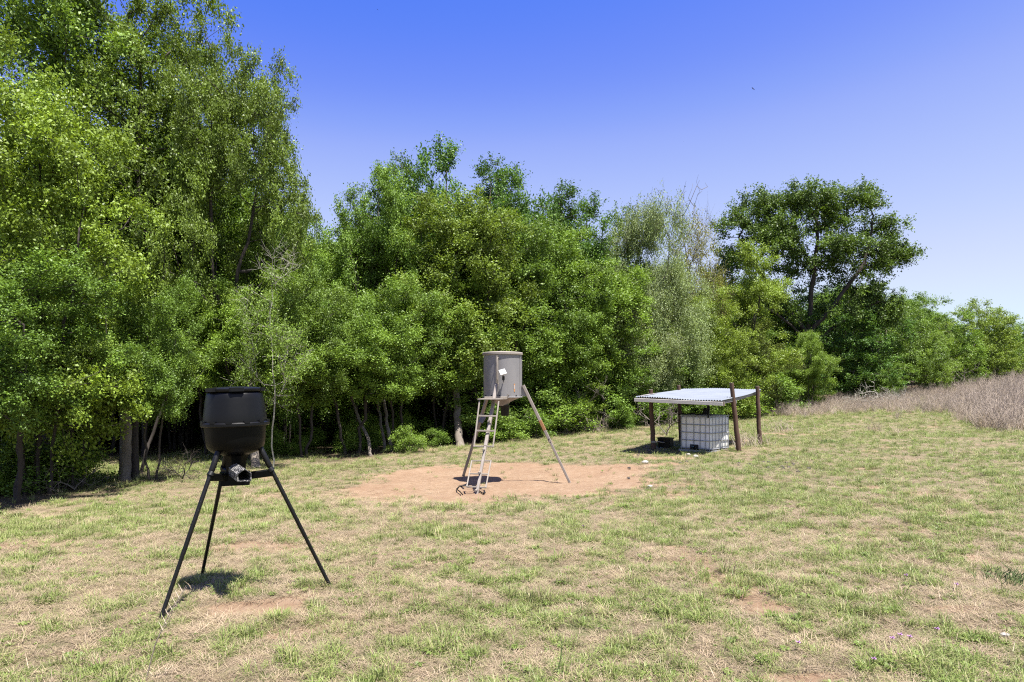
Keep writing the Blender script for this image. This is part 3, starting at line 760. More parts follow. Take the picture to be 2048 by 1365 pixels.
trunk_thing('slim pale trunk leaning left, nearest to the black feeder', 742, 912, .55, [(736, 875), (722, 850), (705, 800), (690, 720)], .052, .04, 'bark')
trunk_thing('slim grey trunk in the middle of the leaning trio', 772, 902, .6, [(764, 860), (757, 820), (745, 740)], .05, .035, 'bark')
trunk_thing('taller pale curved trunk, right one of the leaning trio', 786, 904, .45, [(778, 870), (773, 840), (767, 800), (768, 740), (760, 680)], .062, .04, 'bark')
trunk_thing('thick pale trunk left of the steel feeder ladder', 921, 893, .6, [(915, 850), (914, 810), (905, 740)], .135, .11, 'bark')
trunk_thing('thin dark trunk in the shade behind the steel feeder', 1090, 868, .2, [(1096, 830), (1100, 780)], .07, .05, 'dark_bark')
trunk_thing('thin grey trunk in the shade left of the shelter', 1205, 858, .2, [(1208, 820), (1205, 760)], .07, .05, 'bark')

# ------------------------------------------------------------------ geometry-node scatter for what nobody could count
SRC = bpy.data.collections.new('scatter_sources')          # not linked to the scene
def scatter(name, pts, rot, scl, idx, tint, sources, kind='stuff'):
    col = bpy.data.collections.new(name + '_sources')
    for k, o in enumerate(sources):
        o.name = f'{name}_source_{k:02d}'; col.objects.link(o)
    me = bpy.data.meshes.new(name); n = len(pts)
    me.vertices.add(n); me.vertices.foreach_set('co', np.asarray(pts, np.float32).ravel())
    a = me.attributes.new('rot', 'FLOAT_VECTOR', 'POINT'); a.data.foreach_set('vector', np.asarray(rot, np.float32).ravel())
    a = me.attributes.new('scl', 'FLOAT_VECTOR', 'POINT'); a.data.foreach_set('vector', np.asarray(scl, np.float32).ravel())
    a = me.attributes.new('idx', 'INT', 'POINT'); a.data.foreach_set('value', np.asarray(idx, np.int32))
    a = me.attributes.new('tint', 'FLOAT', 'POINT'); a.data.foreach_set('value', np.asarray(tint, np.float32))
    o = bpy.data.objects.new(name, me); COL.objects.link(o); o['kind'] = kind
    nt = bpy.data.node_groups.new(name + '_scatter', 'GeometryNodeTree')
    nt.interface.new_socket('Geometry', in_out='INPUT', socket_type='NodeSocketGeometry')
    nt.interface.new_socket('Geometry', in_out='OUTPUT', socket_type='NodeSocketGeometry')
    gi = nt.nodes.new('NodeGroupInput'); go = nt.nodes.new('NodeGroupOutput')
    ip = nt.nodes.new('GeometryNodeInstanceOnPoints'); ci = nt.nodes.new('GeometryNodeCollectionInfo')
    ci.inputs['Collection'].default_value = col; ci.inputs['Separate Children'].default_value = True; ci.inputs['Reset Children'].default_value = True
    def na(nm, ty):
        x = nt.nodes.new('GeometryNodeInputNamedAttribute'); x.data_type = ty; x.inputs['Name'].default_value = nm; return x.outputs['Attribute']
    nt.links.new(gi.outputs[0], ip.inputs['Points']); nt.links.new(ci.outputs[0], ip.inputs['Instance'])
    ip.inputs['Pick Instance'].default_value = True
    nt.links.new(na('idx', 'INT'), ip.inputs['Instance Index'])
    nt.links.new(na('rot', 'FLOAT_VECTOR'), ip.inputs['Rotation'])
    nt.links.new(na('scl', 'FLOAT_VECTOR'), ip.inputs['Scale'])
    nt.links.new(ip.outputs[0], go.inputs[0])
    md = o.modifiers.new('scatter', 'NODES'); md.node_group = nt
    return o

def tuft(seed, n, h, spread, lean, width, flat=False):
    r = np.random.default_rng(seed)
    V, B = [], []
    for k in range(n):
        a = r.random() * 6.283; d = spread * math.sqrt(r.random())
        b = np.array([d * math.cos(a), d * math.sin(a), 0.0 if not flat else r.random() * .012])
        a2 = a + r.normal(0, .8); L = h * (.55 + .75 * r.random()); ln = lean * (.4 + 1.0 * r.random())
        o = np.array([math.cos(a2), math.sin(a2), 0]); s = np.array([-math.sin(a2), math.cos(a2), 0]) * width * (.7 + .6 * r.random()) * .5
        if flat:
            p1 = b + o * L * .5 + [0, 0, L * .18 * r.random() + .004]; p2 = b + o * L + [0, 0, L * (.05 + .16 * r.random())]
        else:
            p1 = b + o * L * .5 * math.sin(ln * .55) + [0, 0, L * .5 * math.cos(ln * .55)]
            p2 = p1 + o * L * .5 * math.sin(min(1.9, ln * 1.5)) + [0, 0, L * .5 * math.cos(min(1.9, ln * 1.5))]
        V.append([b - s, b + s, p1 + s * .85, p1 - s * .85]); V.append([p1 - s * .85, p1 + s * .85, p2 + s * .15, p2 - s * .15])
        bb = r.random(); B += [bb, bb]
    me = quads('tuft', np.array(V), M['blade'], {'blade': np.array(B)})
    return bpy.data.objects.new('tuft', me)

def rosette(seed, n, L, w):
    r = np.random.default_rng(seed); V, B = [], []
    for k in range(n):
        a = k * 2.4 + r.random() * .6; o = np.array([math.cos(a), math.sin(a), 0]); sd = np.array([-math.sin(a), math.cos(a), 0]); l = L * (.6 + .6 * r.random()); z = .012 + .02 * r.random()
        b = o * .008; p1 = b + o * l * .55 + [0, 0, z + l * .25]; p2 = b + o * l + [0, 0, z + l * .12]
        V.append([b - sd * w * .2, b + sd * w * .2, p1 + sd * w, p1 - sd * w]); V.append([p1 - sd * w, p1 + sd * w, p2 + sd * w * .15, p2 - sd * w * .15]); bb = .4 + .6 * r.random(); B += [bb, bb]
    return bpy.data.objects.new('rosette', quads('rosette', np.array(V), M['blade'], {'blade': np.array(B)}))
rs = np.random.default_rng(77)
src = [tuft(1, 24, .075, .05, .95, .0048), tuft(2, 26, .06, .07, 1.05, .0045), tuft(3, 18, .105, .045, .95, .0052), tuft(4, 34, .045, .10, 1.0, .004), tuft(5, 26, .13, .055, .95, .006),
       tuft(6, 30, .11, .11, 1, .0034, True), tuft(7, 36, .08, .13, 1, .0032, True), tuft(8, 24, .15, .11, 1, .0036, True), rosette(1, 11, .055, .008), rosette(2, 16, .04, .006)]
# candidates: uniform in area over the wedge the photograph could see, thinned by distance
NC = 1100000
Yc = np.sqrt(3.0 ** 2 + (58 ** 2 - 3.0 ** 2) * rs.random(NC)); Xc = (rs.random(NC) * 2 - 1) * (.82 * Yc + .8)
area = 0.82 * (58 ** 2 - 9) + .8 * 2 * 55
base_d = NC / area
want = np.interp(Yc, [3, 6, 10, 16, 25, 40, 58], [330, 300, 190, 110, 60, 28, 12])
k = rs.random(len(Yc)) < want / base_d
if want.max() > base_d:
    pass
Xc, Yc = Xc[k], Yc[k]
near = np.where(Yc < 11)[0]
ex = rs.choice(near, int(len(near) * 1.3)); Xe = Xc[ex] + rs.normal(0, .12, len(ex)); Ye = Yc[ex] + rs.normal(0, .12, len(ex))
Xc = np.r_[Xc, Xe]; Yc = np.r_[Yc, Ye]
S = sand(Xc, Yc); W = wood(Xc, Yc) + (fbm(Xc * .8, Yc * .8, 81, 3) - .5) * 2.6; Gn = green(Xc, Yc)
gl = np.exp(-(((Xc + 9.4) / 3.2) ** 2 + ((Yc - 18.2) / 3.8) ** 2))
pk = (1 - .985 * sstep(.25, .75, S)) * np.maximum(1 - sstep(-.6, .6, W), np.minimum(1, 1.5 * gl)) * (.62 + .38 * np.clip(Gn * 1.6, 0, 1))
k = rs.random(len(Xc)) < pk
Xc, Yc, Gn = Xc[k], Yc[k], Gn[k]
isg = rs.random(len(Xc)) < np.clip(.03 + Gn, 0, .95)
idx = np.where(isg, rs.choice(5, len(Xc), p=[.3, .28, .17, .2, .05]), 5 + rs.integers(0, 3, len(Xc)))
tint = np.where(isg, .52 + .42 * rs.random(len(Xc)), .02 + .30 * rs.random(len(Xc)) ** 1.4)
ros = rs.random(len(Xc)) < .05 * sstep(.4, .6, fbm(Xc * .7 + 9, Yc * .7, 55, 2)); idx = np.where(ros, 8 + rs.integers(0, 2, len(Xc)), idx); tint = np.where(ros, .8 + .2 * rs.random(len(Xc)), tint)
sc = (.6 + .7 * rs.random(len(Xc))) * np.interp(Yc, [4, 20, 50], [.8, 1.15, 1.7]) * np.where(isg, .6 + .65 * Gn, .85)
Zc = gz(Xc, Yc) - .004
scatter('grass', np.c_[Xc, Yc, Zc], np.c_[rs.normal(0, .12, len(Xc)), rs.normal(0, .12, len(Xc)), rs.random(len(Xc)) * 6.283], np.repeat(sc[:, None], 3, 1), idx, tint, src)

# dry brown weeds on the right and under the far trees
def weed(seed, h, n):
    r = np.random.default_rng(seed); mb = MB()
    for k in range(n):
        a = r.random() * 6.283; ln = .15 + .55 * r.random(); L = h * (.5 + .6 * r.random())
        b = Vector((r.normal(0, .09), r.normal(0, .09), -.02)); d = Vector((math.cos(a) * ln, math.sin(a) * ln, 1)).normalized()
        p1 = b + d * L * .5 + Vector(r.normal(0, .02, 3)); p2 = p1 + (d + Vector(r.normal(0, .2, 3))) * L * .5
        mb.tube([b, p1, p2], [.0065, .005, .0025], 3, cap=False)
        for j in range(5):
            t = .25 + .7 * r.random(); q = b.lerp(p2, t) if r.random() < .3 else (b.lerp(p1, t * 2) if t < .5 else p1.lerp(p2, t * 2 - 1))
            e = q + (Vector(r.normal(0, .5, 3)) + Vector((0, 0, .6))) * L * .22
            mb.tube([q, e], [.0035, .0018], 3, cap=False)
    me = bpy.data.meshes.new('weed'); me.from_pydata([tuple(v) for v in mb.v], [], mb.f); me.materials.append(M['straw_stem' if seed == 3 else 'dry_stem'])
    return bpy.data.objects.new('weed', me)
wsrc = [weed(1, .8, 14), weed(2, 1.0, 12), weed(3, .6, 16), weed(4, 1.15, 10)]
wx = rs.random(60000) * 70 - 2; wy = 19 + rs.random(60000) * 50
q = wx / wy * FPX + CX; wd = -wood(wx, wy); nz = fbm(wx * .3, wy * .3, 91, 3)
lo = np.interp(q, [1500, 1560, 1640, 1760, 1900, 1925, 1960, 2048, 2300], [40, 33.5, 32.5, 34, 32, 26.5, 23.5, 22, 19])
band = sstep(-.8, 1.2, wy - lo + (nz - .5) * 5) * sstep(-1.5, .5, wd) * (q > 1530)
sparse = .05 * ((q > 1560) & (q < 1800) & (wy > 22) & (wy < 32)) * sstep(.5, .62, nz)
dens = np.clip(band * np.interp(wy, [20, 30, 60], [.8, .62, .35]), 0, 1) + sparse
k = rs.random(len(wx)) < dens
wx, wy = wx[k], wy[k]; nW = len(wx)
ws = (.55 + .55 * rs.random(nW)) * np.interp(wx / wy * FPX + CX, [1500, 1700, 1900, 2000], [.6, .62, .7, 1.05])
scatter('dry_weeds', np.c_[wx, wy, gz(wx, wy)], np.c_[rs.normal(0, .15, nW), rs.normal(0, .15, nW), rs.random(nW) * 6.283], np.repeat(ws[:, None], 3, 1), rs.integers(0, 4, nW), rs.random(nW), wsrc)

# the wood behind the trees of the edge: one mass of crowns and trunks
bx, by, bi, bs = [], [], [], []
keys = ['round_a', 'round_c', 'thicket_b', 'tall_b']
bobs = []
for kk in keys:
    for part in ('trunk', 'crown'):
        pass
def joined(kk):
    o1 = bpy.data.objects.new('wood_' + kk, PR[kk]['crown']); o1.color = (*MG, 1); return o1
bobs = [joined(kk) for kk in keys] + [bpy.data.objects.new('wood_trunk', PR[kk]['trunk']) for kk in keys]
pts, rot, scl, idx = [], [], [], []
rb = np.random.default_rng(9)
for px in range(-500, 2250, 120):
    for row in range(5):
        x0 = px + rb.normal(0, 25)
        Ye = float(np.interp(x0, EDGE[:, 0], EDGE[:, 1]))
        Y = Ye * 1.12 + 6.5 + row * 4.2 + rb.normal(0, .7) + (3 if x0 < 450 else 0)
        X = (x0 - CX) / FPX * Y
        t = int(rb.integers(0, 3)) if row < 3 else 2
        lim = np.interp(x0, [-500, 500, 620, 660, 760, 1000, 1180, 1350, 1500, 1750, 1900, 2200], [100, 200, 500, 540, 430, 400, 480, 560, 580, 560, 640, 690])
        hmax = (HY - lim) / FPX * Y + CAMH - g1(X, Y)
        h = min(hmax * .95, 9.5 if row < 3 else 6.0); s = h / PR[keys[t]]['h']
        for off in (0, 4):
            pts.append((X, Y, g1(X, Y))); rot.append((0, 0, 0)); scl.append((s * 1.15, s * 1.15, s) if row < 3 else (s * 1.5, s * 1.5, s)); idx.append(t + off)
        a = rb.random() * 6.283; rot[-1] = rot[-2] = (0, 0, a)
scatter('background_woods', pts, rot, scl, idx, np.zeros(len(pts)), bobs).color = (*MG, 1)

ux_, uy_ = [], []
ru = np.random.default_rng(19)
while len(ux_) < 120:
    q = ru.uniform(-150, 1600); yy = float(np.interp(q, EDGE[:, 0], EDGE[:, 1])) + ru.uniform(2.2, 9.0); xx = (q - CX) / FPX * yy
    if 130 < q < 450: continue
    ux_.append(xx); uy_.append(yy)
ux_, uy_ = np.array(ux_), np.array(uy_); us = ru.uniform(.3, .8, len(ux_))
ub = [bpy.data.objects.new('low_' + kk, PR[kk]['crown']) for kk in ('shrub_a', 'shrub_b')]
scatter('undergrowth', np.c_[ux_, uy_, gz(ux_, uy_)], np.c_[ux_ * 0, ux_ * 0, ru.random(len(ux_)) * 6.283], np.repeat(us[:, None], 3, 1), ru.integers(0, 2, len(ux_)), ux_ * 0, ub).color = (*LG, 1)

# ------------------------------------------------------------------ black tripod feeder
A = on_ground(318, 1240); B = on_ground(664, 1173); Cc = on_ground(403, 1149)
bc = Vector((-2.345, 5.80, g1(-2.345, 5.8)))
bf = thing('barrel_feeder', bc, 'black plastic barrel feeder on three thin black legs in the grass', 'game feeder')
def zb(py): return CAMH - (py - HY) / FPX * 5.80
S5 = 5.80 / FPX * .935                     # radii, seen a little stretched off the lens axis
def facet(t):
    k = 10; u = (t + .15) % (2 * math.pi / k) - math.pi / k
    return .86 + .14 * (math.cos(math.pi / k) / math.cos(u))
lean = Matrix.Rotation(R(-1.3), 4, 'Y')
def tilt(mb, pivot):
    pv = Vector(pivot); mb.v = [tuple(pv + (lean @ (Vector(v) - pv))) for v in mb.v]; return mb
piv = (bc.x, bc.y, zb(900)); ctr = (bc.x, bc.y, 0)
up_p = [(64, 843), (64, 838), (62.5, 826), (60.5, 812), (58.5, 798), (57, 790), (55, 786), (51, 783.5), (40, 783)]
tilt(MB().lathe([(r * S5, zb(y)) for r, y in up_p], 80, ctr, facet), piv).build('upper_hopper', M['black_plastic'], bf, sharp=50)
lo_p = [(26, 911), (28, 909), (36, 907), (46, 903.5), (54, 898), (58, 891), (60, 880), (61, 866), (62, 852)]
tilt(MB().lathe([(r * S5, zb(y)) for r, y in lo_p], 80, ctr, facet), piv).build('lower_hopper', M['shade_painted_plastic'], bf, sharp=50)
rim = MB().lathe([(60 * S5, zb(852.5)), (67.5 * S5, zb(852)), (69 * S5, zb(850)), (69 * S5, zb(845.5)), (67.5 * S5, zb(844)), (60 * S5, zb(842.5))], 80, ctr)
rim_o = tilt(rim, piv).build('rim', M['black_plastic'], bf)
for k in range(12):
    a = k * math.pi / 6 + .2
    c = Vector((bc.x + 66.5 * S5 * math.cos(a), bc.y + 66.5 * S5 * math.sin(a), zb(843)))
    q = MB().box(c, .05, .022, .018, Matrix.Rotation(a + math.pi / 2, 3, 'Z'), .005)
    tilt(q, piv).build('clip', M['black_plastic'], rim_o)
    rim_c = COL.objects[-1] if False else None
for ch in [o for o in bpy.data.objects if o.parent == rim_o]:
    ch.data.transform(Matrix.Translation(-Vector(bc)))
lid = MB().lathe([(52 * S5, zb(784)), (56.5 * S5, zb(783.5)), (57.5 * S5, zb(781.5)), (57.2 * S5, zb(778)), (55 * S5, zb(776.5)), (46 * S5, zb(775.6)), (30 * S5, zb(774.2)), (12 * S5, zb(773.6)), (.0001, zb(773.5))], 64, ctr)
lid_o = tilt(lid, piv).build('lid', M['black_plastic'], bf)
for a in (-2.12, -1.12, .2, 1.5, 2.75):
    rt = Matrix.Rotation(a + math.pi / 2, 3, 'Z'); c = Vector((bc.x + 55 * S5 * math.cos(a), bc.y + 55 * S5 * math.sin(a), zb(780.5)))
    q = MB().box(c + Vector((0, 0, .003)), .115, .05, .03, rt, .014)
    tilt(q, piv).build('lid_latch', M['black_plastic'], bf)
nk = MB().lathe([(20 * S5, zb(962)), (21 * S5, zb(958)), (21 * S5, zb(930)), (23 * S5, zb(918)), (27 * S5, zb(910))], 8, ctr)
nk.build('neck', M['shade_painted_plastic'], bf, sharp=20)
hub = MB().box((bc.x - .01, bc.y, zb(957)), .24, .20, .10, Matrix.Rotation(.35, 3, 'Z'), .015); hub.build('motor_housing', M['shade_painted_plastic'], bf)
# legs: sleeve + tube each, and a brace from the housing
for (foot, rr) in ((A, .19), (B, .20), (Cc, .19)):
    d = Vector((foot.x - bc.x, foot.y - bc.y, 0)).normalized()
    top = Vector((bc.x, bc.y, zb(897))) + d * rr
    f = Vector(foot) + Vector((0, 0, -.03)); j = top.lerp(f, .125)
    jj = top.lerp(f, .62)
    w = (f - top).normalized()
    lg = MB().tube([top.lerp(f, .02), jj, jj + w * .004, f], [.0172, .0172, .0155, .0155], 12).build('leg', M['black_steel'], bf, sharp=50)
    MB().tube([top - w * .06, top - w * .055, j, j + w * .008], [.0205, .0235, .0235, .020], 12).build('leg_sleeve', M['black_steel'], bf, sharp=50)
    h0 = Vector((bc.x, bc.y, zb(950))) + d * .09; h1 = j + Vector((0, 0, -.055)) + d * .03
    MB().bar(h0 + Vector((0, 0, -.01)), h1, .045, .062, (0, 0, 1), .2).build('brace_arm', M['shade_painted_plastic'], bf)
    MB().tube([j + w * .0 - Vector((0, 0, .02)), j + w * .05], [.029, .029], 12).build('clamp', M['black_steel'], bf, sharp=50)
# chute: house shaped pipe pointing at the viewer, open in front
ca = Vector((bc.x + .02, bc.y - .06, zb(936))); cb = Vector((-2.06, 5.43, zb(962) + .015))
cb = Vector(((489 - CX) / FPX * 5.40, 5.40, CAMH - (951 - HY) / FPX * 5.40))
d = (cb - ca).normalized(); sx = d.cross(Vector((0, 0, 1))).normalized(); sz = sx.cross(d)
out_p = [(-.052, -.05), (.052, -.05), (.055, .012), (0, .052), (-.055, .012)]; in_p = [(x * .86, y * .86) for x, y in out_p]
ch = MB(); ring = lambda c, pr: [c + sx * x + sz * y for x, y in pr]
vs = ring(ca, out_p) + ring(cb, out_p) + ring(cb, in_p) + ring(ca, in_p)
fs = []
for o1, o2 in ((0, 5), (5, 10), (10, 15)):
    fs += [(o1 + k, o1 + (k + 1) % 5, o2 + (k + 1) % 5, o2 + k) for k in range(5)]
fs += [(15, 16, 17, 18, 19)]
ch.add(vs, fs).build('chute', M['scratched_steel'], bf, sharp=20)

# ------------------------------------------------------------------ grey steel stand feeder with ladder
sc_ = Vector((-.195, 14.1, g1(-.195, 14.1)))
sf = thing('steel_feeder', sc_, 'grey steel drum feeder on three tall legs with ladder on bare sand', 'game feeder')
F1 = on_ground(953, 987); F2 = on_ground(1140, 962); F3 = on_ground(926, 950)
S14 = 14.1 / FPX
def zs(py, Y=14.1): return CAMH - (py - HY) / FPX * Y
c3 = (sc_.x, sc_.y, 0)
rD = .392
MB().lathe([(.10, zs(812)), (.16, zs(804)), (rD * .97, zs(795)), (rD, zs(794.6)), (rD, zs(770)), (rD, zs(740)), (rD, zs(709)), (rD * .9, zs(708.8))], 64, c3).build('drum', M['grey_steel'], sf)
MB().lathe([(rD * .9, zs(709.6)), (rD + .018, zs(710.8)), (rD + .026, zs(710.4)), (rD + .026, zs(706.6)), (rD + .015, zs(705.6)), (rD * .75, zs(704.3)), (rD * .3, zs(703.2)), (.0001, zs(702.8))], 64, c3).build('lid', M['tan_steel'], sf)
rimS = MB().lathe([(rD + .002, zs(795.2)), (rD + .022, zs(795.2)), (rD + .022, zs(793.6)), (rD + .002, zs(793.2))], 64, c3).build('bottom_rim', M['grey_steel'], sf)
for k in range(14):
    a = 2 * math.pi * k / 14 + .1
    c = Vector((sc_.x + (rD + .012) * math.cos(a), sc_.y + (rD + .012) * math.sin(a), zs(792.2)))
    MB().tube([c, c + Vector((0, 0, .022))], .011, 6).build('bolt', M['black_steel'], sf)
# vertical seam straps on the drum
for a in (0.02, -.42):
    e = Vector((math.cos(a), math.sin(a), 0))
    MB().bar(Vector((sc_.x, sc_.y, zs(793))) + e * (rD + .004), Vector((sc_.x, sc_.y, zs(711))) + e * (rD + .004), .03, .012, e).build('seam_strap', M['grey_steel'], sf)
def leg_top(F, r, z):
    d = Vector((F.x - sc_.x, F.y - sc_.y, 0)).normalized(); return Vector((sc_.x, sc_.y, z)) + d * r, d
for i, (F, z, m) in enumerate(((F1, zs(768), 'leg_steel'), (F2, zs(771), 'leg_steel'), (F3, zs(771), 'leg_steel'))):
    t, d = leg_top(F, rD + .035, z); f = Vector(F) + Vector((0, 0, -.05)); sd = d.cross(Vector((0, 0, 1)))
    j = t.lerp(f, .58)
    MB().bar(t, j, .062, .062, sd).build('leg', M[m], sf)
    MB().bar(t.lerp(f, .50), f, .05, .05, sd).build('leg_extension', M['leg_steel'], sf)
    MB().tube([t.lerp(f, .55) + sd * .03, t.lerp(f, .55) + sd * .05], .012, 6).build('leg_bolt', M['black_steel'], sf)
    # gusset between drum and leg
    g0 = Vector((sc_.x, sc_.y, z - .005)) + d * (rD + .004); g1_ = Vector((sc_.x, sc_.y, zs(793))) + d * (rD + .004); g2 = t.lerp(f, (z - zs(793)) / max(z - f.z, .1))
    MB().prism([g0 - sd * .004, g1_ - sd * .004, g2 - sd * .004], (0, 0, 0), sd * .008).build('gusset', M['grey_steel'], sf)
    if i == 1:
        MB().bar(t.lerp(f, .36), t.lerp(f, .46), .0655, .0655, sd).build('rust_patch', M['rust'], sf)
# grab bar up the drum above the front leg
d1 = Vector((F1.x - sc_.x, F1.y - sc_.y, 0)).normalized(); s1 = d1.cross(Vector((0, 0, 1)))
hb = lambda z, o: Vector((sc_.x, sc_.y, z)) + d1 * (rD + o)
MB().bar(hb(zs(772), .012), hb(zs(713), .012), .05, .02, d1).build('mounting_strip', M['tan_steel'], sf)
MB().tube([hb(zs(718), .01) - s1 * .02, hb(zs(718.5), .07) - s1 * .02, hb(zs(722), .085) - s1 * .02, hb(zs(764), .085) - s1 * .02, hb(zs(767.5), .07) - s1 * .02, hb(zs(768), .01) - s1 * .02], .013, 8).build('grab_bar', M['tan_steel'], sf)
# platform and ladder frames
pz = zs(799.5, 13.3)
fl_ = Vector((-.665, 13.18, pz)); fr_ = Vector((-.262, 13.2, pz)); br_ = Vector((-.085, 13.72, pz)); bl_ = Vector((-.48, 13.78, pz))
MB().prism([fl_, fr_, br_, bl_], (0, 0, 0), (0, 0, .022)).build('platform', M['tan_steel'], sf)
MB().bar(fr_ + Vector((.18, .5, .022)), fr_ + Vector((.18, .5, .10)), .02, .02, (0, 1, 0)).build('platform_tab', M['tan_steel'], sf)
MB().bar(fl_ + Vector((.12, .25, .04)), br_ + Vector((-.02, -.02, .04)), .018, .03).build('platform_rail', M['tan_steel'], sf)
def frame(corners, rungs, w, nm='ladder'):
    tl, tr, bl, br = corners
    MB().bar(tl, bl, w, w, (1, 0, 0)).build(nm + '_rail', M['tan_steel'], sf); MB().bar(tr, br, w, w, (1, 0, 0)).build(nm + '_rail', M['tan_steel'], sf)
    for t in rungs:
        a, b = tl.lerp(bl, t), tr.lerp(br, t); e = (b - a).normalized() * .014
        MB().bar(a - e, b + e, w * .92, w * 1.08).build(nm + '_rung', M['tan_steel'], sf)
frame((at(959, 802, 13.22), at(997.5, 803, 13.22), at(948, 894, 12.95), at(986, 894.5, 12.95)), (.33, .655, .99), .028)
frame((at(943.5, 922, 12.80), at(982, 922, 12.80), at(933.5, 974, 12.52), at(971.5, 976, 12.52)), (.0, .5, .99), .024, 'lower_ladder')
for t in (.36, .62, .82, .97):
    q = Vector(leg_top(F1, rD + .035, zs(768))[0]).lerp(Vector(F1), t)
    MB().bar(q, q + Vector((-.03, -.13, .0)), .03, .03).build('ladder_bracket', M['tan_steel'], sf)
# solar panel on a bracket
pc = Vector((-.183, 13.52, 2.0)); nrm = Vector((-.12, -.62, .78)).normalized()
ux = Vector((.78, 0, .0)); ux = (Vector((.80, -.1, .52)) - nrm * Vector((.80, -.1, .52)).dot(nrm)).normalized(); uy = nrm.cross(ux)
rotm = Matrix((ux, uy, nrm)).transposed()
sp = MB().box(pc, .125, .165, .022, rotm, .004).build('solar_panel', M['white_plastic'], sf)
cl_ = MB().box(pc + nrm * .0125, .10, .135, .003, rotm, .001).build('solar_cell', M['cell'], sf)
MB().bar(pc - nrm * .01 + Vector((0, .02, -.03)), pc + Vector((.01, .13, -.16)), .022, .022).build('panel_bracket', M['black_steel'], sf)
MB().box(pc + Vector((.012, .10, -.12)), .05, .06, .08, None, .01).build('panel_mount', M['black_steel'], sf)
MB().bar(pc + Vector((.01, .17, -.16)), pc + Vector((.01, .10, -.2)), .02, .02).build('panel_stay', M['tan_steel'], sf)
# level strip, feeder unit under the drum, box on the back leg
ea = Vector((.33, -.944, 0)); es = ea.cross(Vector((0, 0, 1)))
lp = lambda z: Vector((sc_.x, sc_.y, z)) + ea * (rD + .004) 
ea = Vector((.62, -.785, 0)).normalized()
MB().bar(lp(zs(768)), lp(zs(783.5)), .022, .008, ea).build('level_strip', M['orange_mark'], sf)
MB().bar(lp(zs(771)) + ea * .005, lp(zs(778)) + ea * .005, .012, .004, ea).build('level_strip_mark', M['white_plastic'], sf)
MB().lathe([(.0001, zs(832)), (.075, zs(832)), (.085, zs(829)), (.085, zs(818)), (.11, zs(811))], 20, (sc_.x + .05, sc_.y, 0)).build('spinner_unit', M['black_steel'], sf)
t3, d3 = leg_top(F3, rD + .035, zs(771)); bq = t3.lerp(Vector(F3), .36)
MB().box(bq + Vector((.05, -.08, 0)), .10, .07, .17, Matrix.Rotation(.5, 3, 'Y'), .012).build('battery_box', worn('blue_grey_box', (.10, .115, .18), (.14, .15, .22), 6, (.3, .5)), sf)
# black strap and cable lying at the foot
p = [on_ground(*q) for q in ((938, 972), (918, 975), (913, 980), (920, 985), (925, 991))]
tag(rebase(MB().tube([v + Vector((0, 0, .012)) for v in p], .011, 6).build('strap', M['black_steel'])), 'black strap end lying bent in the sand left of the ladder foot', 'strap')
p = [on_ground(*q) for q in ((955, 981), (962, 986), (967, 989))] + [on_ground(969, 987)]
tag(rebase(MB().tube([v + Vector((0, 0, .012)) for v in p], [.01, .01, .012, .025], 6).build('cable', M['black_steel'])), 'short black cable on the sand right of the ladder foot', 'cable')

# ------------------------------------------------------------------ shelter over the water tank
th = R(35); fx = Vector((math.cos(th), -math.sin(th), 0)); fy = Vector((math.sin(th), math.cos(th), 0))
sh0 = Vector((5.4, 19.0, g1(5.4, 19.0)))
sh = thing('tank_shelter', sh0, 'low lean-to of four brown posts carrying a corrugated metal roof', 'shelter')
posts = [((1307, 899), (1301.4, 780), 19.2, .062), ((1362, 886), (1357.5, 771), 21.0, .058), ((1478.3, 903), (1462.7, 766.6), 18.0, .062), ((1520.5, 894.5), (1514.5, 773), 19.5, .058)]
for k, (b, t, Y, r) in enumerate(posts):
    pb = at(b[0], b[1], Y); pb.z = g1(pb.x, pb.y) - .1; pt = at(t[0], t[1], Y)
    w = np.random.default_rng(k); n = 9
    pts_ = [pb.lerp(pt, i / n) + Vector((w.normal(0, .006), w.normal(0, .006), 0)) for i in range(n + 1)]
    po = MB().tube(pts_, [r * (1.12 - .2 * i / n + w.normal(0, .025)) for i in range(n + 1)], 12).build('post', M['post_wood'], sh, sharp=60)
    MB().tube([pts_[-1] + Vector((0, 0, .001)), pts_[-1] + Vector((0, 0, .006))], [r * .93, r * .86], 12).build('post_end', M['post_end'], sh, sharp=60)
FL = Vector((3.34, 18.52, 1.424)); FR = Vector((5.28, 17.16, 1.35)); BRr = Vector((7.35, 20.1, 1.625)); BL = Vector((5.41, 21.47, 1.63))
nu, nv = 34 * 8, 14
rv, rf = [], []
for lay in (0, 1):
    for j in range(nv + 1):
        for i in range(nu + 1):
            u, v = i / nu, j / nv
            p = (FL.lerp(FR, u)).lerp(BL.lerp(BRr, u), v)
            sag = -.035 * math.sin(math.pi * v) * (.4 + .6 * u) + .012 * math.sin(7 * u + 5 * v)
            rv.append(p + Vector((0, 0, sag + .0135 * math.sin(2 * math.pi * 34 * u) - .003 * lay)))
q_ = (nu + 1) * (nv + 1)
for j in range(nv):
    for i in range(nu):
        a = j * (nu + 1) + i
        rf.append((a, a + 1, a + nu + 2, a + nu + 1)); rf.append((q_ + a, q_ + a + nu + 1, q_ + a + nu + 2, q_ + a + 1))
for i in range(nu):
    rf.append((i + 1, i, q_ + i, q_ + i + 1)); b0 = nv * (nu + 1); rf.append((b0 + i, b0 + i + 1, q_ + b0 + i + 1, q_ + b0 + i))
for j in range(nv):
    a = j * (nu + 1); rf.append((a, a + nu + 1, q_ + a + nu + 1, q_ + a)); a += nu; rf.append((a + nu + 1, a, q_ + a, q_ + a + nu + 1))
roof = MB(); roof.v = [tuple(v) for v in rv]; roof.f = rf
roof.build('roof', M['zinc_roof'], sh, sharp=70)
dz = Vector((0, 0, -.082))
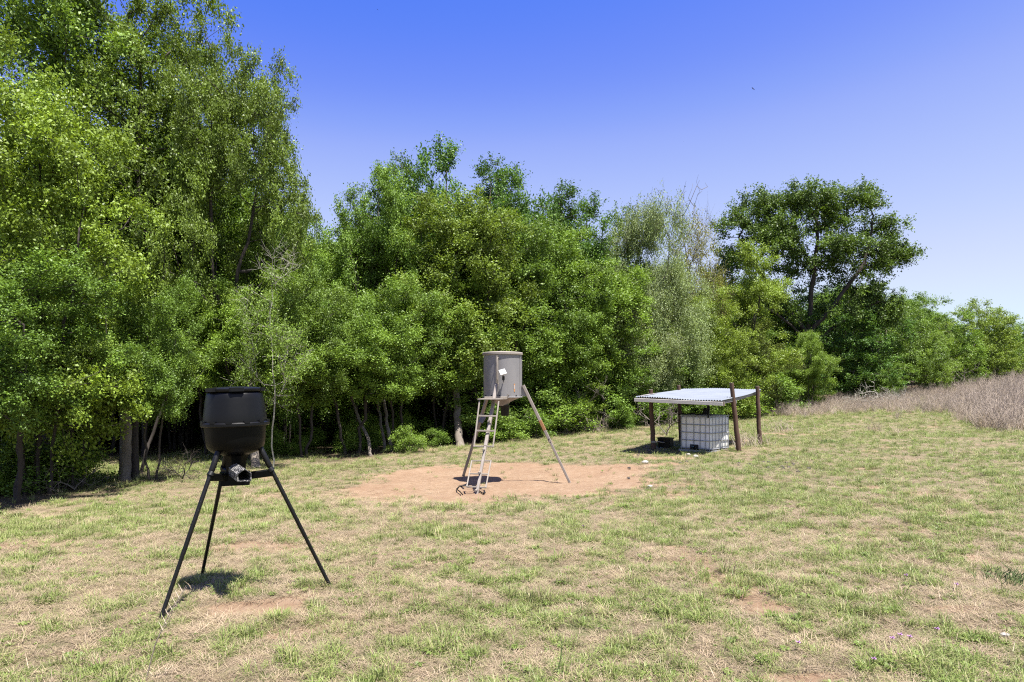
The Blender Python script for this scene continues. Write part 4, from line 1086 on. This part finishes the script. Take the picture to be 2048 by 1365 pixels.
MB().bar(FL + dz - fx * .02, FR + dz + fx * .02, .04, .095).build('front_board', M['white_board'], sh)
MB().bar(FR + dz + fx * .03 + fy * .0, FR + dz + fx * .03 + fy * .03 + Vector((0, 0, .0)), .05, .11).build('board_end', M['post_end'], sh)
# side rafter on the right, slightly bowed, and the others below the sheets
for k, (a, b, mat_) in enumerate(((FR - fx * .05, BRr - fx * .05, 'grey_wood'), (FL + fx * .05, BL + fx * .05, 'grey_wood'), (FL.lerp(FR, .5), BL.lerp(BRr, .5), 'grey_wood'))):
    pr = None; n = 6
    rf_ = MB()
    for i in range(n):
        u0, u1 = i / n, (i + 1) / n
        s0, s1_ = -.035 * math.sin(math.pi * u0), -.035 * math.sin(math.pi * u1)
        e = (b - a) * .0005
        rf_.bar(a.lerp(b, u0) + Vector((0, 0, s0 - .055)) + fy * .03 * (i == 0), a.lerp(b, u1) + Vector((0, 0, s1_ - .055)) + e, .042, .075)
    rf_.build('rafter', M[mat_], sh)
a = FL.lerp(BL, .95) + Vector((0, 0, -.14)); b = FR.lerp(BRr, .95) + Vector((0, 0, -.14))
MB().bar(a, b, .04, .08).build('back_beam', M['grey_wood'], sh)
a = FL.lerp(BL, .33) + Vector((0, 0, -.145)); b = FR.lerp(BRr, .33) + Vector((0, 0, -.145))
MB().bar(a, b, .04, .08).build('cross_beam', M['grey_wood'], sh)
# dark board patch on the roof's left corner
pa = FL.lerp(BL, .12).lerp(FR.lerp(BRr, .12), .03); 
MB().bar(FL.lerp(BL, .03).lerp(FR, .05) + Vector((0, 0, .022)), FL.lerp(BL, .30).lerp(FR.lerp(BRr, .3), .045) + Vector((0, 0, .022)), .12, .008).build('loose_flashing', M['grey_wood'], sh)

# the caged tank
K = Vector((5.215, 17.9, 0)); ud = Vector((-.70, .714, 0)).normalized(); vd = Vector((.714, .70, 0)).normalized()
zt0 = g1(K.x + .0, K.y + .6) - .02
tk0 = K + ud * .46 + vd * .485; tk0.z = zt0
LU, LV, HT = .93, .98, 1.0
tk = thing('water_tank', tk0, 'white plastic water tank in a grey tube cage under the shelter roof', 'water tank')
def tp(u, v, z): return K + ud * u + vd * v + Vector((0, 0, zt0 + z))
# tank body with rounded vertical edges and shallow bulging panels
def rounded(u0, u1, v0, v1, r, n=5):
    out = []
    for (cu, cv, a0) in ((u1 - r, v1 - r, 0), (u0 + r, v1 - r, 90), (u0 + r, v0 + r, 180), (u1 - r, v0 + r, 270)):
        for i in range(n + 1):
            a = R(a0 + 90 * i / n); out.append((cu + r * math.cos(a), cv + r * math.sin(a)))
    return out
body = MB(); lev = [(.07, .06), (.10, .02), (.16, .012), (.36, .006), (.40, .014), (.62, .006), (.66, .014), (.86, .006), (.92, .02), (.955, .07), (.97, .2)]
rings = []
for z, ins in lev:
    rings += [tp(u, v, z) for u, v in rounded(.004 + ins, LU - .004 - ins, .004 + ins, LV - .004 - ins, .035 if ins < .1 else .03)]
m_ = 24; fs = []
for i in range(len(lev) - 1):
    for k in range(m_): fs.append((i * m_ + k, i * m_ + (k + 1) % m_, (i + 1) * m_ + (k + 1) % m_, (i + 1) * m_ + k))
fs += [tuple(range(m_ - 1, -1, -1)), tuple(range((len(lev) - 1) * m_, len(lev) * m_))]
body.add(rings, fs).build('tank_body', M['poly'], tk, sharp=50)
MB().lathe([(.115, .97), (.115, 1.0), (.105, 1.015), (.0001, 1.02)], 24, tp(LU * .55, LV * .5, 0)).build('cap', M['black_plastic'], tk)
cg = .0095
zr = [.10, .315, .52, .73, .965]
for z in zr:
    o = .006
    for a, b in (((0 - o, 0 - o), (LU + o, 0 - o)), ((LU + o, 0 - o), (LU + o, LV + o)), ((LU + o, LV + o), (0 - o, LV + o)), ((0 - o, LV + o), (0 - o, 0 - o))):
        pass
    ringp = [tp(u, v, z) for u, v in rounded(-o, LU + o, -o, LV + o, .045, 3)]
    MB().tube(ringp + [ringp[0]], .011, 6, cap=False).build('cage_hoop', M['galv'], tk)
for u in (.055, .20, .43, .62, .775, .90):
    for v in (-.012, LV + .012):
        if v > 0 or True:
            MB().tube([tp(LU - u, v, .07), tp(LU - u, v, .985)], cg, 6).build('cage_bar', M['galv'], tk)
for v in (.08, .24, .41, .58, .75, .91):
    for u in (-.012, LU + .012):
        MB().tube([tp(u, v, .07), tp(u, v, .985)], cg, 6).build('cage_bar', M['galv'], tk)
for v in (.3, .68):
    MB().tube([tp(-.012, v, .985), tp(LU + .012, v, .985)], cg, 6).build('top_bar', M['galv'], tk)
MB().prism([tp(-.02, -.02, .0), tp(LU + .02, -.02, 0), tp(LU + .02, LV + .02, 0), tp(-.02, LV + .02, 0)], (0, 0, 0), (0, 0, .055)).build('base_tray', M['galv'], tk)
# dark plate painting in the outlet hollow's shade, with valve, on the left face: the face v is constant 0 side
MB().prism([tp(.36, -.028, .075), tp(.60, -.028, .075), tp(.60, -.028, .20), tp(.36, -.028, .20)], (0, 0, 0), vd * .012).build('outlet_shade_plate', M['inside'], tk)
# the left (camera left) face is the one at u = 0..LU, v = 0
MB().tube([tp(.48, -.02, .12), tp(.48, -.10, .12), tp(.48, -.115, .085)], [.03, .03, .026], 10).build('valve', M['black_plastic'], tk)
MB().bar(tp(.44, -.085, .155), tp(.53, -.085, .165), .02, .012).build('valve_handle', M['hose_blue'], tk)

# pump head and hose on top of the tank
pu = [tp(.25, .30, 1.0), tp(.25, .28, 1.22), tp(.22, .22, 1.25), tp(.12, .12, 1.22), tp(.06, .02, 1.16), tp(.05, -.03, 1.02), tp(.06, -.035, .93)]
tag(rebase(MB().tube(pu, [.028, .022, .02, .02, .02, .026, .02], 8).build('hose', M['black_plastic'])), 'black hose looping over the near top corner of the tank', 'hose')
w = np.random.default_rng(4)
hp = [tp(.05 + .1 * i, .05 + .06 * math.sin(i * 1.3), 1.0 + .025 * abs(math.sin(i * .9))) for i in range(9)] + [tp(.98, .0, .97)]
tag(rebase(MB().tube(hp, .017, 6).build('hose', M['black_plastic'])), 'black hose lying along the top edge of the tank', 'hose')
pm = thing('pump', tp(.42, .45, 1.02), 'small black pump standing on the tank lid below the roof', 'pump')
MB().lathe([(.07, zt0 + 1.02), (.075, zt0 + 1.04), (.06, zt0 + 1.12), (.05, zt0 + 1.16), (.0001, zt0 + 1.17)], 16, (pm.location.x, pm.location.y, 0)).build('pump_body', M['black_plastic'], pm)
MB().tube([tp(.42, .45, 1.1), tp(.3, .3, 1.1)], .025, 8).build('pump_outlet', M['black_plastic'], pm)

# black box, hose and rope on the ground beneath the roof
bxp = at(1331, 889, 19.4); bxp.z = g1(bxp.x, bxp.y)
bb = thing('black_box', bxp, 'black lidded box on the ground beside the left shelter post', 'box')
rt = Matrix.Rotation(R(-38), 3, 'Z')
MB().box(bxp + Vector((0, 0, .13)), .38, .26, .25, rt, .02).build('box_body', M['black_plastic'], bb)
MB().box(bxp + Vector((0, 0, .27)), .41, .29, .035, rt, .012).build('lid', M['black_plastic'], bb)
MB().bar(bxp + rt @ Vector((-.19, -.14, .17)), bxp + rt @ Vector((.19, -.14, .17)), .02, .025).build('rib', M['black_plastic'], bb)
hp = [on_ground(*q_) for q_ in ((1320, 897), (1330, 896), (1340, 893), (1350, 895), (1357, 892), (1362, 896))]
tag(rebase(MB().tube([v + Vector((0, 0, .014)) for v in hp], .016, 6).build('hose', M['hose_blue'])), 'pale blue hose on the ground between black box and tank', 'hose')
p1b = at(1307, 886, 19.2)
rp = [p1b + Vector((.075 * math.cos(a), .075 * math.sin(a), .004 * a)) for a in np.linspace(0, 12.5, 26)] + [p1b + Vector((.2, -.05, .02)), p1b + Vector((.32, 0, -.0))]
tag(rebase(MB().tube(rp, .009, 5).build('rope', M['pale_rope'])), 'pale rope tied round the left shelter post near its foot', 'rope')
sk_ = [at(1458, 866, 18.2), at(1466, 882, 18.2), at(1474, 899, 18.1)]
sk_[-1].z = g1(sk_[-1].x, sk_[-1].y)
tag(rebase(MB().tube(sk_, [.008, .01, .012], 5).build('stick', M['pale_bark'])), 'pale thin stick leaning on the tank by the right front post', 'stick')

# ------------------------------------------------------------------ bare branches, stones, weeds and flowers
def deadwood(label, px, py, Y, size, seed, m='pale_bark', nm='fallen_branch', cat='dead branch', up=.5):
    r = np.random.default_rng(seed); b = at(px, py, Y); b.z = g1(b.x, b.y); mb = MB()
    def grow(p, d, L, rad, lv):
        pts_ = [p]; q = Vector(p)
        for i in range(4):
            d = (d + Vector(r.normal(0, .22, 3))).normalized(); q = q + d * L / 4
            if q.z < b.z + .02: q.z = b.z + .02 + .05 * r.random(); d.z = abs(d.z)
            pts_.append(q.copy())
            if lv < 3 and i > 0:
                for _ in range(1 + (lv == 0)):
                    grow(q, (d + Vector(r.normal(0, .75, 3))).normalized(), L * .6, rad * .6, lv + 1)
        mb.tube(pts_, [rad * (1 - .17 * i) for i in range(5)], 5, cap=False)
    for k in range(3):
        a = r.random() * 6.28
        grow(b + Vector((0, 0, .03)), Vector((math.cos(a), math.sin(a), up)).normalized(), size, size * .028, 0)
    o = rebase(mb.build(nm, M[m], sharp=60)); return tag(o, label, cat)
deadwood('white bleached fallen branch lying in the brown weeds under the oak', 1762, 800, 40, 1.3, 1, up=.3)
deadwood('smaller bleached branch right of the white one in the weeds', 1818, 800, 41, 1.0, 2, up=.3)
deadwood('grey dead branches heaped before the far row of trees', 1930, 778, 50, 2.2, 3, 'bark', up=.35)
deadwood('bare pale twig bush between the shelter posts behind the black box', 1333, 862, 23.5, .8, 5, 'bark', 'twig_bush', 'bush', .8)
deadwood('bare dead shrub in the shade right of the steel feeder', 1165, 864, 26.2, 1.3, 7, 'bark', 'twig_bush', 'bush', 1.0)
deadwood('bare grey twigs hanging in the brambles at left', 150, 925, 14.0, .6, 8, 'bark', 'twig_bush', 'bush', .5)
deadwood('bare thorny twigs beside the black feeder near the glade', 365, 940, 14.9, .5, 9, 'dark_bark', 'twig_bush', 'bush', .8)

def clump(label, px, py, hh, n, seed, m='dry_stem', spread=.18, cat='weed', nm='weed_clump', rad=.005):
    r = np.random.default_rng(seed); b = on_ground(px, py); mb = MB()
    for k in range(n):
        a = r.random() * 6.283; ln = .1 + .7 * r.random(); L = hh * (.5 + .6 * r.random())
        p0 = b + Vector((r.normal(0, spread), r.normal(0, spread), -.02)); d = Vector((math.cos(a) * ln, math.sin(a) * ln, 1)).normalized()
        p1 = p0 + d * L * .5; p2 = p1 + (d + Vector((math.cos(a), math.sin(a), -.3)) * .5) * L * .45
        mb.tube([p0, p1, p2], [rad, rad * .75, rad * .3], 3, cap=False)
    return tag(rebase(mb.build(nm, M[m], sharp=60)), label, cat)
clump('dry brown weeds between the two right shelter posts', 1500, 892, .55, 110, 1, spread=.28)
clump('tan bunch of dry grass at the wood edge right of the steel feeder', 1188, 862, .75, 120, 2, spread=.3, m='dry_stem')
clump('thin dry weeds standing behind the right shelter post', 1560, 862, .6, 70, 3, spread=.5)
clump('small greyish weed tuft in the grass right of the shelter', 1655, 888, .22, 60, 4, m='stem_green', spread=.2)
clump('leafy green weed clump at the right edge of the grass', 2032, 1165, .16, 90, 6, m='stem_green', spread=.12, rad=.006)
b = on_ground(292, 1362)
st = MB().tube([b, at(310, 1290, b.y - .02), at(335, 1235, b.y - .04), at(372, 1172, b.y - .06)], [.004, .0035, .003, .0015], 5)
for k in range(14):
    t = .45 + .04 * k; q = at(310 + 62 * (t - .3) / .75, 1290 - 118 * (t - .3) / .75, b.y - .04)
    st.tube([q, q + Vector((.03 * (-1) ** k, .01, .045))], [.0025, .001], 3)
tag(rebase(st.build('grass_stalk', M['dry_stem'], sharp=60)), 'tall dry seeding grass stalk in front of the near feeder leg', 'grass stalk')
b = on_ground(1112, 1352)
st = MB().tube([b, at(1121, 1320, b.y), at(1124, 1290, b.y), at(1119, 1268, b.y)], [.004, .0035, .003, .0015], 5)
for k, (x, y) in enumerate(((1123, 1310), (1124, 1298), (1123, 1286), (1121, 1276))):
    q = at(x, y, b.y); st.tube([q, q + Vector((.03 * (-1) ** k, 0, .02))], [.003, .001], 3)
tag(rebase(st.build('weed_sprig', M['stem_green'], sharp=60)), 'thin dark sprig standing in the grass below the steel feeder', 'weed')

def rock(label, px, py, size, seed, m='stone', nm='stone'):
    b = on_ground(px, py); r = np.random.default_rng(seed); mb = MB()
    pr = []; n = 12
    vs, fs = [], []
    for i in range(7):
        ph = -math.pi / 2 + math.pi * i / 6
        for k in range(n):
            a = 2 * math.pi * k / n
            q = 1 + .25 * (float(fbm(math.cos(a) * 2 + seed * 3, math.sin(a) * 2 + ph * 1.3, seed, 2)) - .5) * 2
            vs.append(b + Vector((math.cos(a) * math.cos(ph) * q * size, math.sin(a) * math.cos(ph) * q * size * .8, math.sin(ph) * size * .55 * q + size * .3)))
    for i in range(6):
        for k in range(n): fs.append((i * n + k, i * n + (k + 1) % n, (i + 1) * n + (k + 1) % n, (i + 1) * n + k))
    return tag(rebase(mb.add(vs, fs).build(nm, M[m], sharp=40)), label, 'stone')
rock('pale round stone in the near grass at lower right', 2010, 1274, .032, 1)
rock('pale stone in front of the tank corner', 1392, 915, .075, 2)
rock('smaller whitish stone left of the tank corner stone', 1377, 911, .06, 3)
rock('pale stone at the edge of the sand in front of the black box', 1290, 927, .08, 4)
rock('flat pale stone on the sand near the drum', 1300, 975, .05, 6)

# dark clods scattered on the grass right of the sand
cl = MB(); rc = np.random.default_rng(12)
for k in range(60):
    px, py = (rc.normal(1550, 38), rc.normal(930, 9)) if k < 42 else (rc.uniform(1240, 1700), rc.uniform(905, 985))
    b = on_ground(px, py); s = rc.uniform(.015, .05)
    cl.lathe([(.0001, -.2 * s), (s, 0), (s * .8, .5 * s), (.0001, .8 * s)], 6, b, shape=lambda t: 1 + .25 * math.sin(3 * t + k))
cl.build('debris', M['clod'], kind='stuff')

fl_pos = [((1595, 1296), 'brightest mauve wildflower at the bottom of the grass'), ((1799, 1280), 'larger mauve wildflower of the trio at lower right'), ((1818, 1284), 'pale mauve wildflower, right one of the trio'),
          ((1783, 1287), 'small mauve wildflower, left one of the trio'), ((1746, 1330), 'lowest mauve wildflower near the bottom edge'), ((1811, 1157), 'single mauve wildflower above the trio'),
          ((1873, 1268), 'faint mauve wildflower left of the pale round stone'), ((1166, 1055), 'tiny mauve wildflower in the grass right below the sand'), ((1912, 1176), 'faint lilac wildflower near the green weed clump')]
for k, ((px, py), lab) in enumerate(fl_pos):
    b = on_ground(px, py + 6); h = .05
    t = thing('wildflower', b, lab, 'wildflower', 'mauve wildflowers in the grass')
    MB().tube([b, b + Vector((.004, 0, h))], [.002, .0015], 4).build('stem', M['stem_green'], t)
    hd = MB()
    for j in range(9):
        a = j * 2.4; e = Vector((math.cos(a), math.sin(a), .35 + .5 * (j % 3))).normalized(); c = b + Vector((.004, 0, h)); s = e.cross(Vector((0, 0, 1))).normalized() * .006
        hd.add([c, c + e * .012 + s, c + e * .022, c + e * .012 - s], [(0, 1, 2, 3)])
    hd.build('flower_head', M['petal'], t)

# ------------------------------------------------------------------ birds
def bird(label, px, py, Y, span, roll, yaw):
    c = at(px, py, Y); t = thing('bird', c, label, 'bird')
    mb = MB(); s = span / 2
    X = [(-1, .05, .12), (-.75, .10, .20), (-.4, .03, .14), (-.12, 0, .03), (.12, 0, .03), (.4, .03, .14), (.75, .10, .20), (1, .05, .12)]
    body = MB().lathe([(.0001, -.34 * s), (.10 * s, -.30 * s), (.07 * s, -.2 * s), (.11 * s, 0), (.09 * s, .18 * s), (.05 * s, .27 * s), (.0001, .34 * s)], 8)
    rot = Matrix.Rotation(yaw, 3, 'Z') @ Matrix.Rotation(roll, 3, 'Y')
    flip = Matrix.Rotation(R(-90), 3, 'X')
    body.v = [tuple(c + rot @ (flip @ Vector(v))) for v in body.v]; body.build('body', M['feather'], t)
    for sg in (-1, 1):
        w_ = MB(); st_ = [(.06, .0, .42, 0), (.35, .10, .40, .10), (.6, .08, .36, .16), (.85, -.02, .28, .14), (1.0, -.12, .12, .10)]
        vs = []
        for (x, y, ch_, z) in st_:
            vs += [Vector((sg * x, y + ch_ * .4, z)) * s, Vector((sg * x, y - ch_ * .6, z)) * s, Vector((sg * x, y, z + .025)) * s]
        fs = []
        for i in range(4):
            a = i * 3
            for k in range(3): fs.append((a + k, a + (k + 1) % 3, a + 3 + (k + 1) % 3, a + 3 + k))
        fs += [(2, 1, 0), (12, 13, 14)]
        w_.add([c + rot @ v for v in vs], fs).build('wing', M['feather'], t)
bird('dark soaring bird high in the sky above the oak', 1506, 178, 280, 1.75, R(28), R(25))
bird('far speck of a bird near the top of the sky', 755, 20, 600, 1.6, R(10), R(60))
bird('faint tiny bird in the middle of the sky', 1367, 283, 800, 1.5, R(-8), R(70))
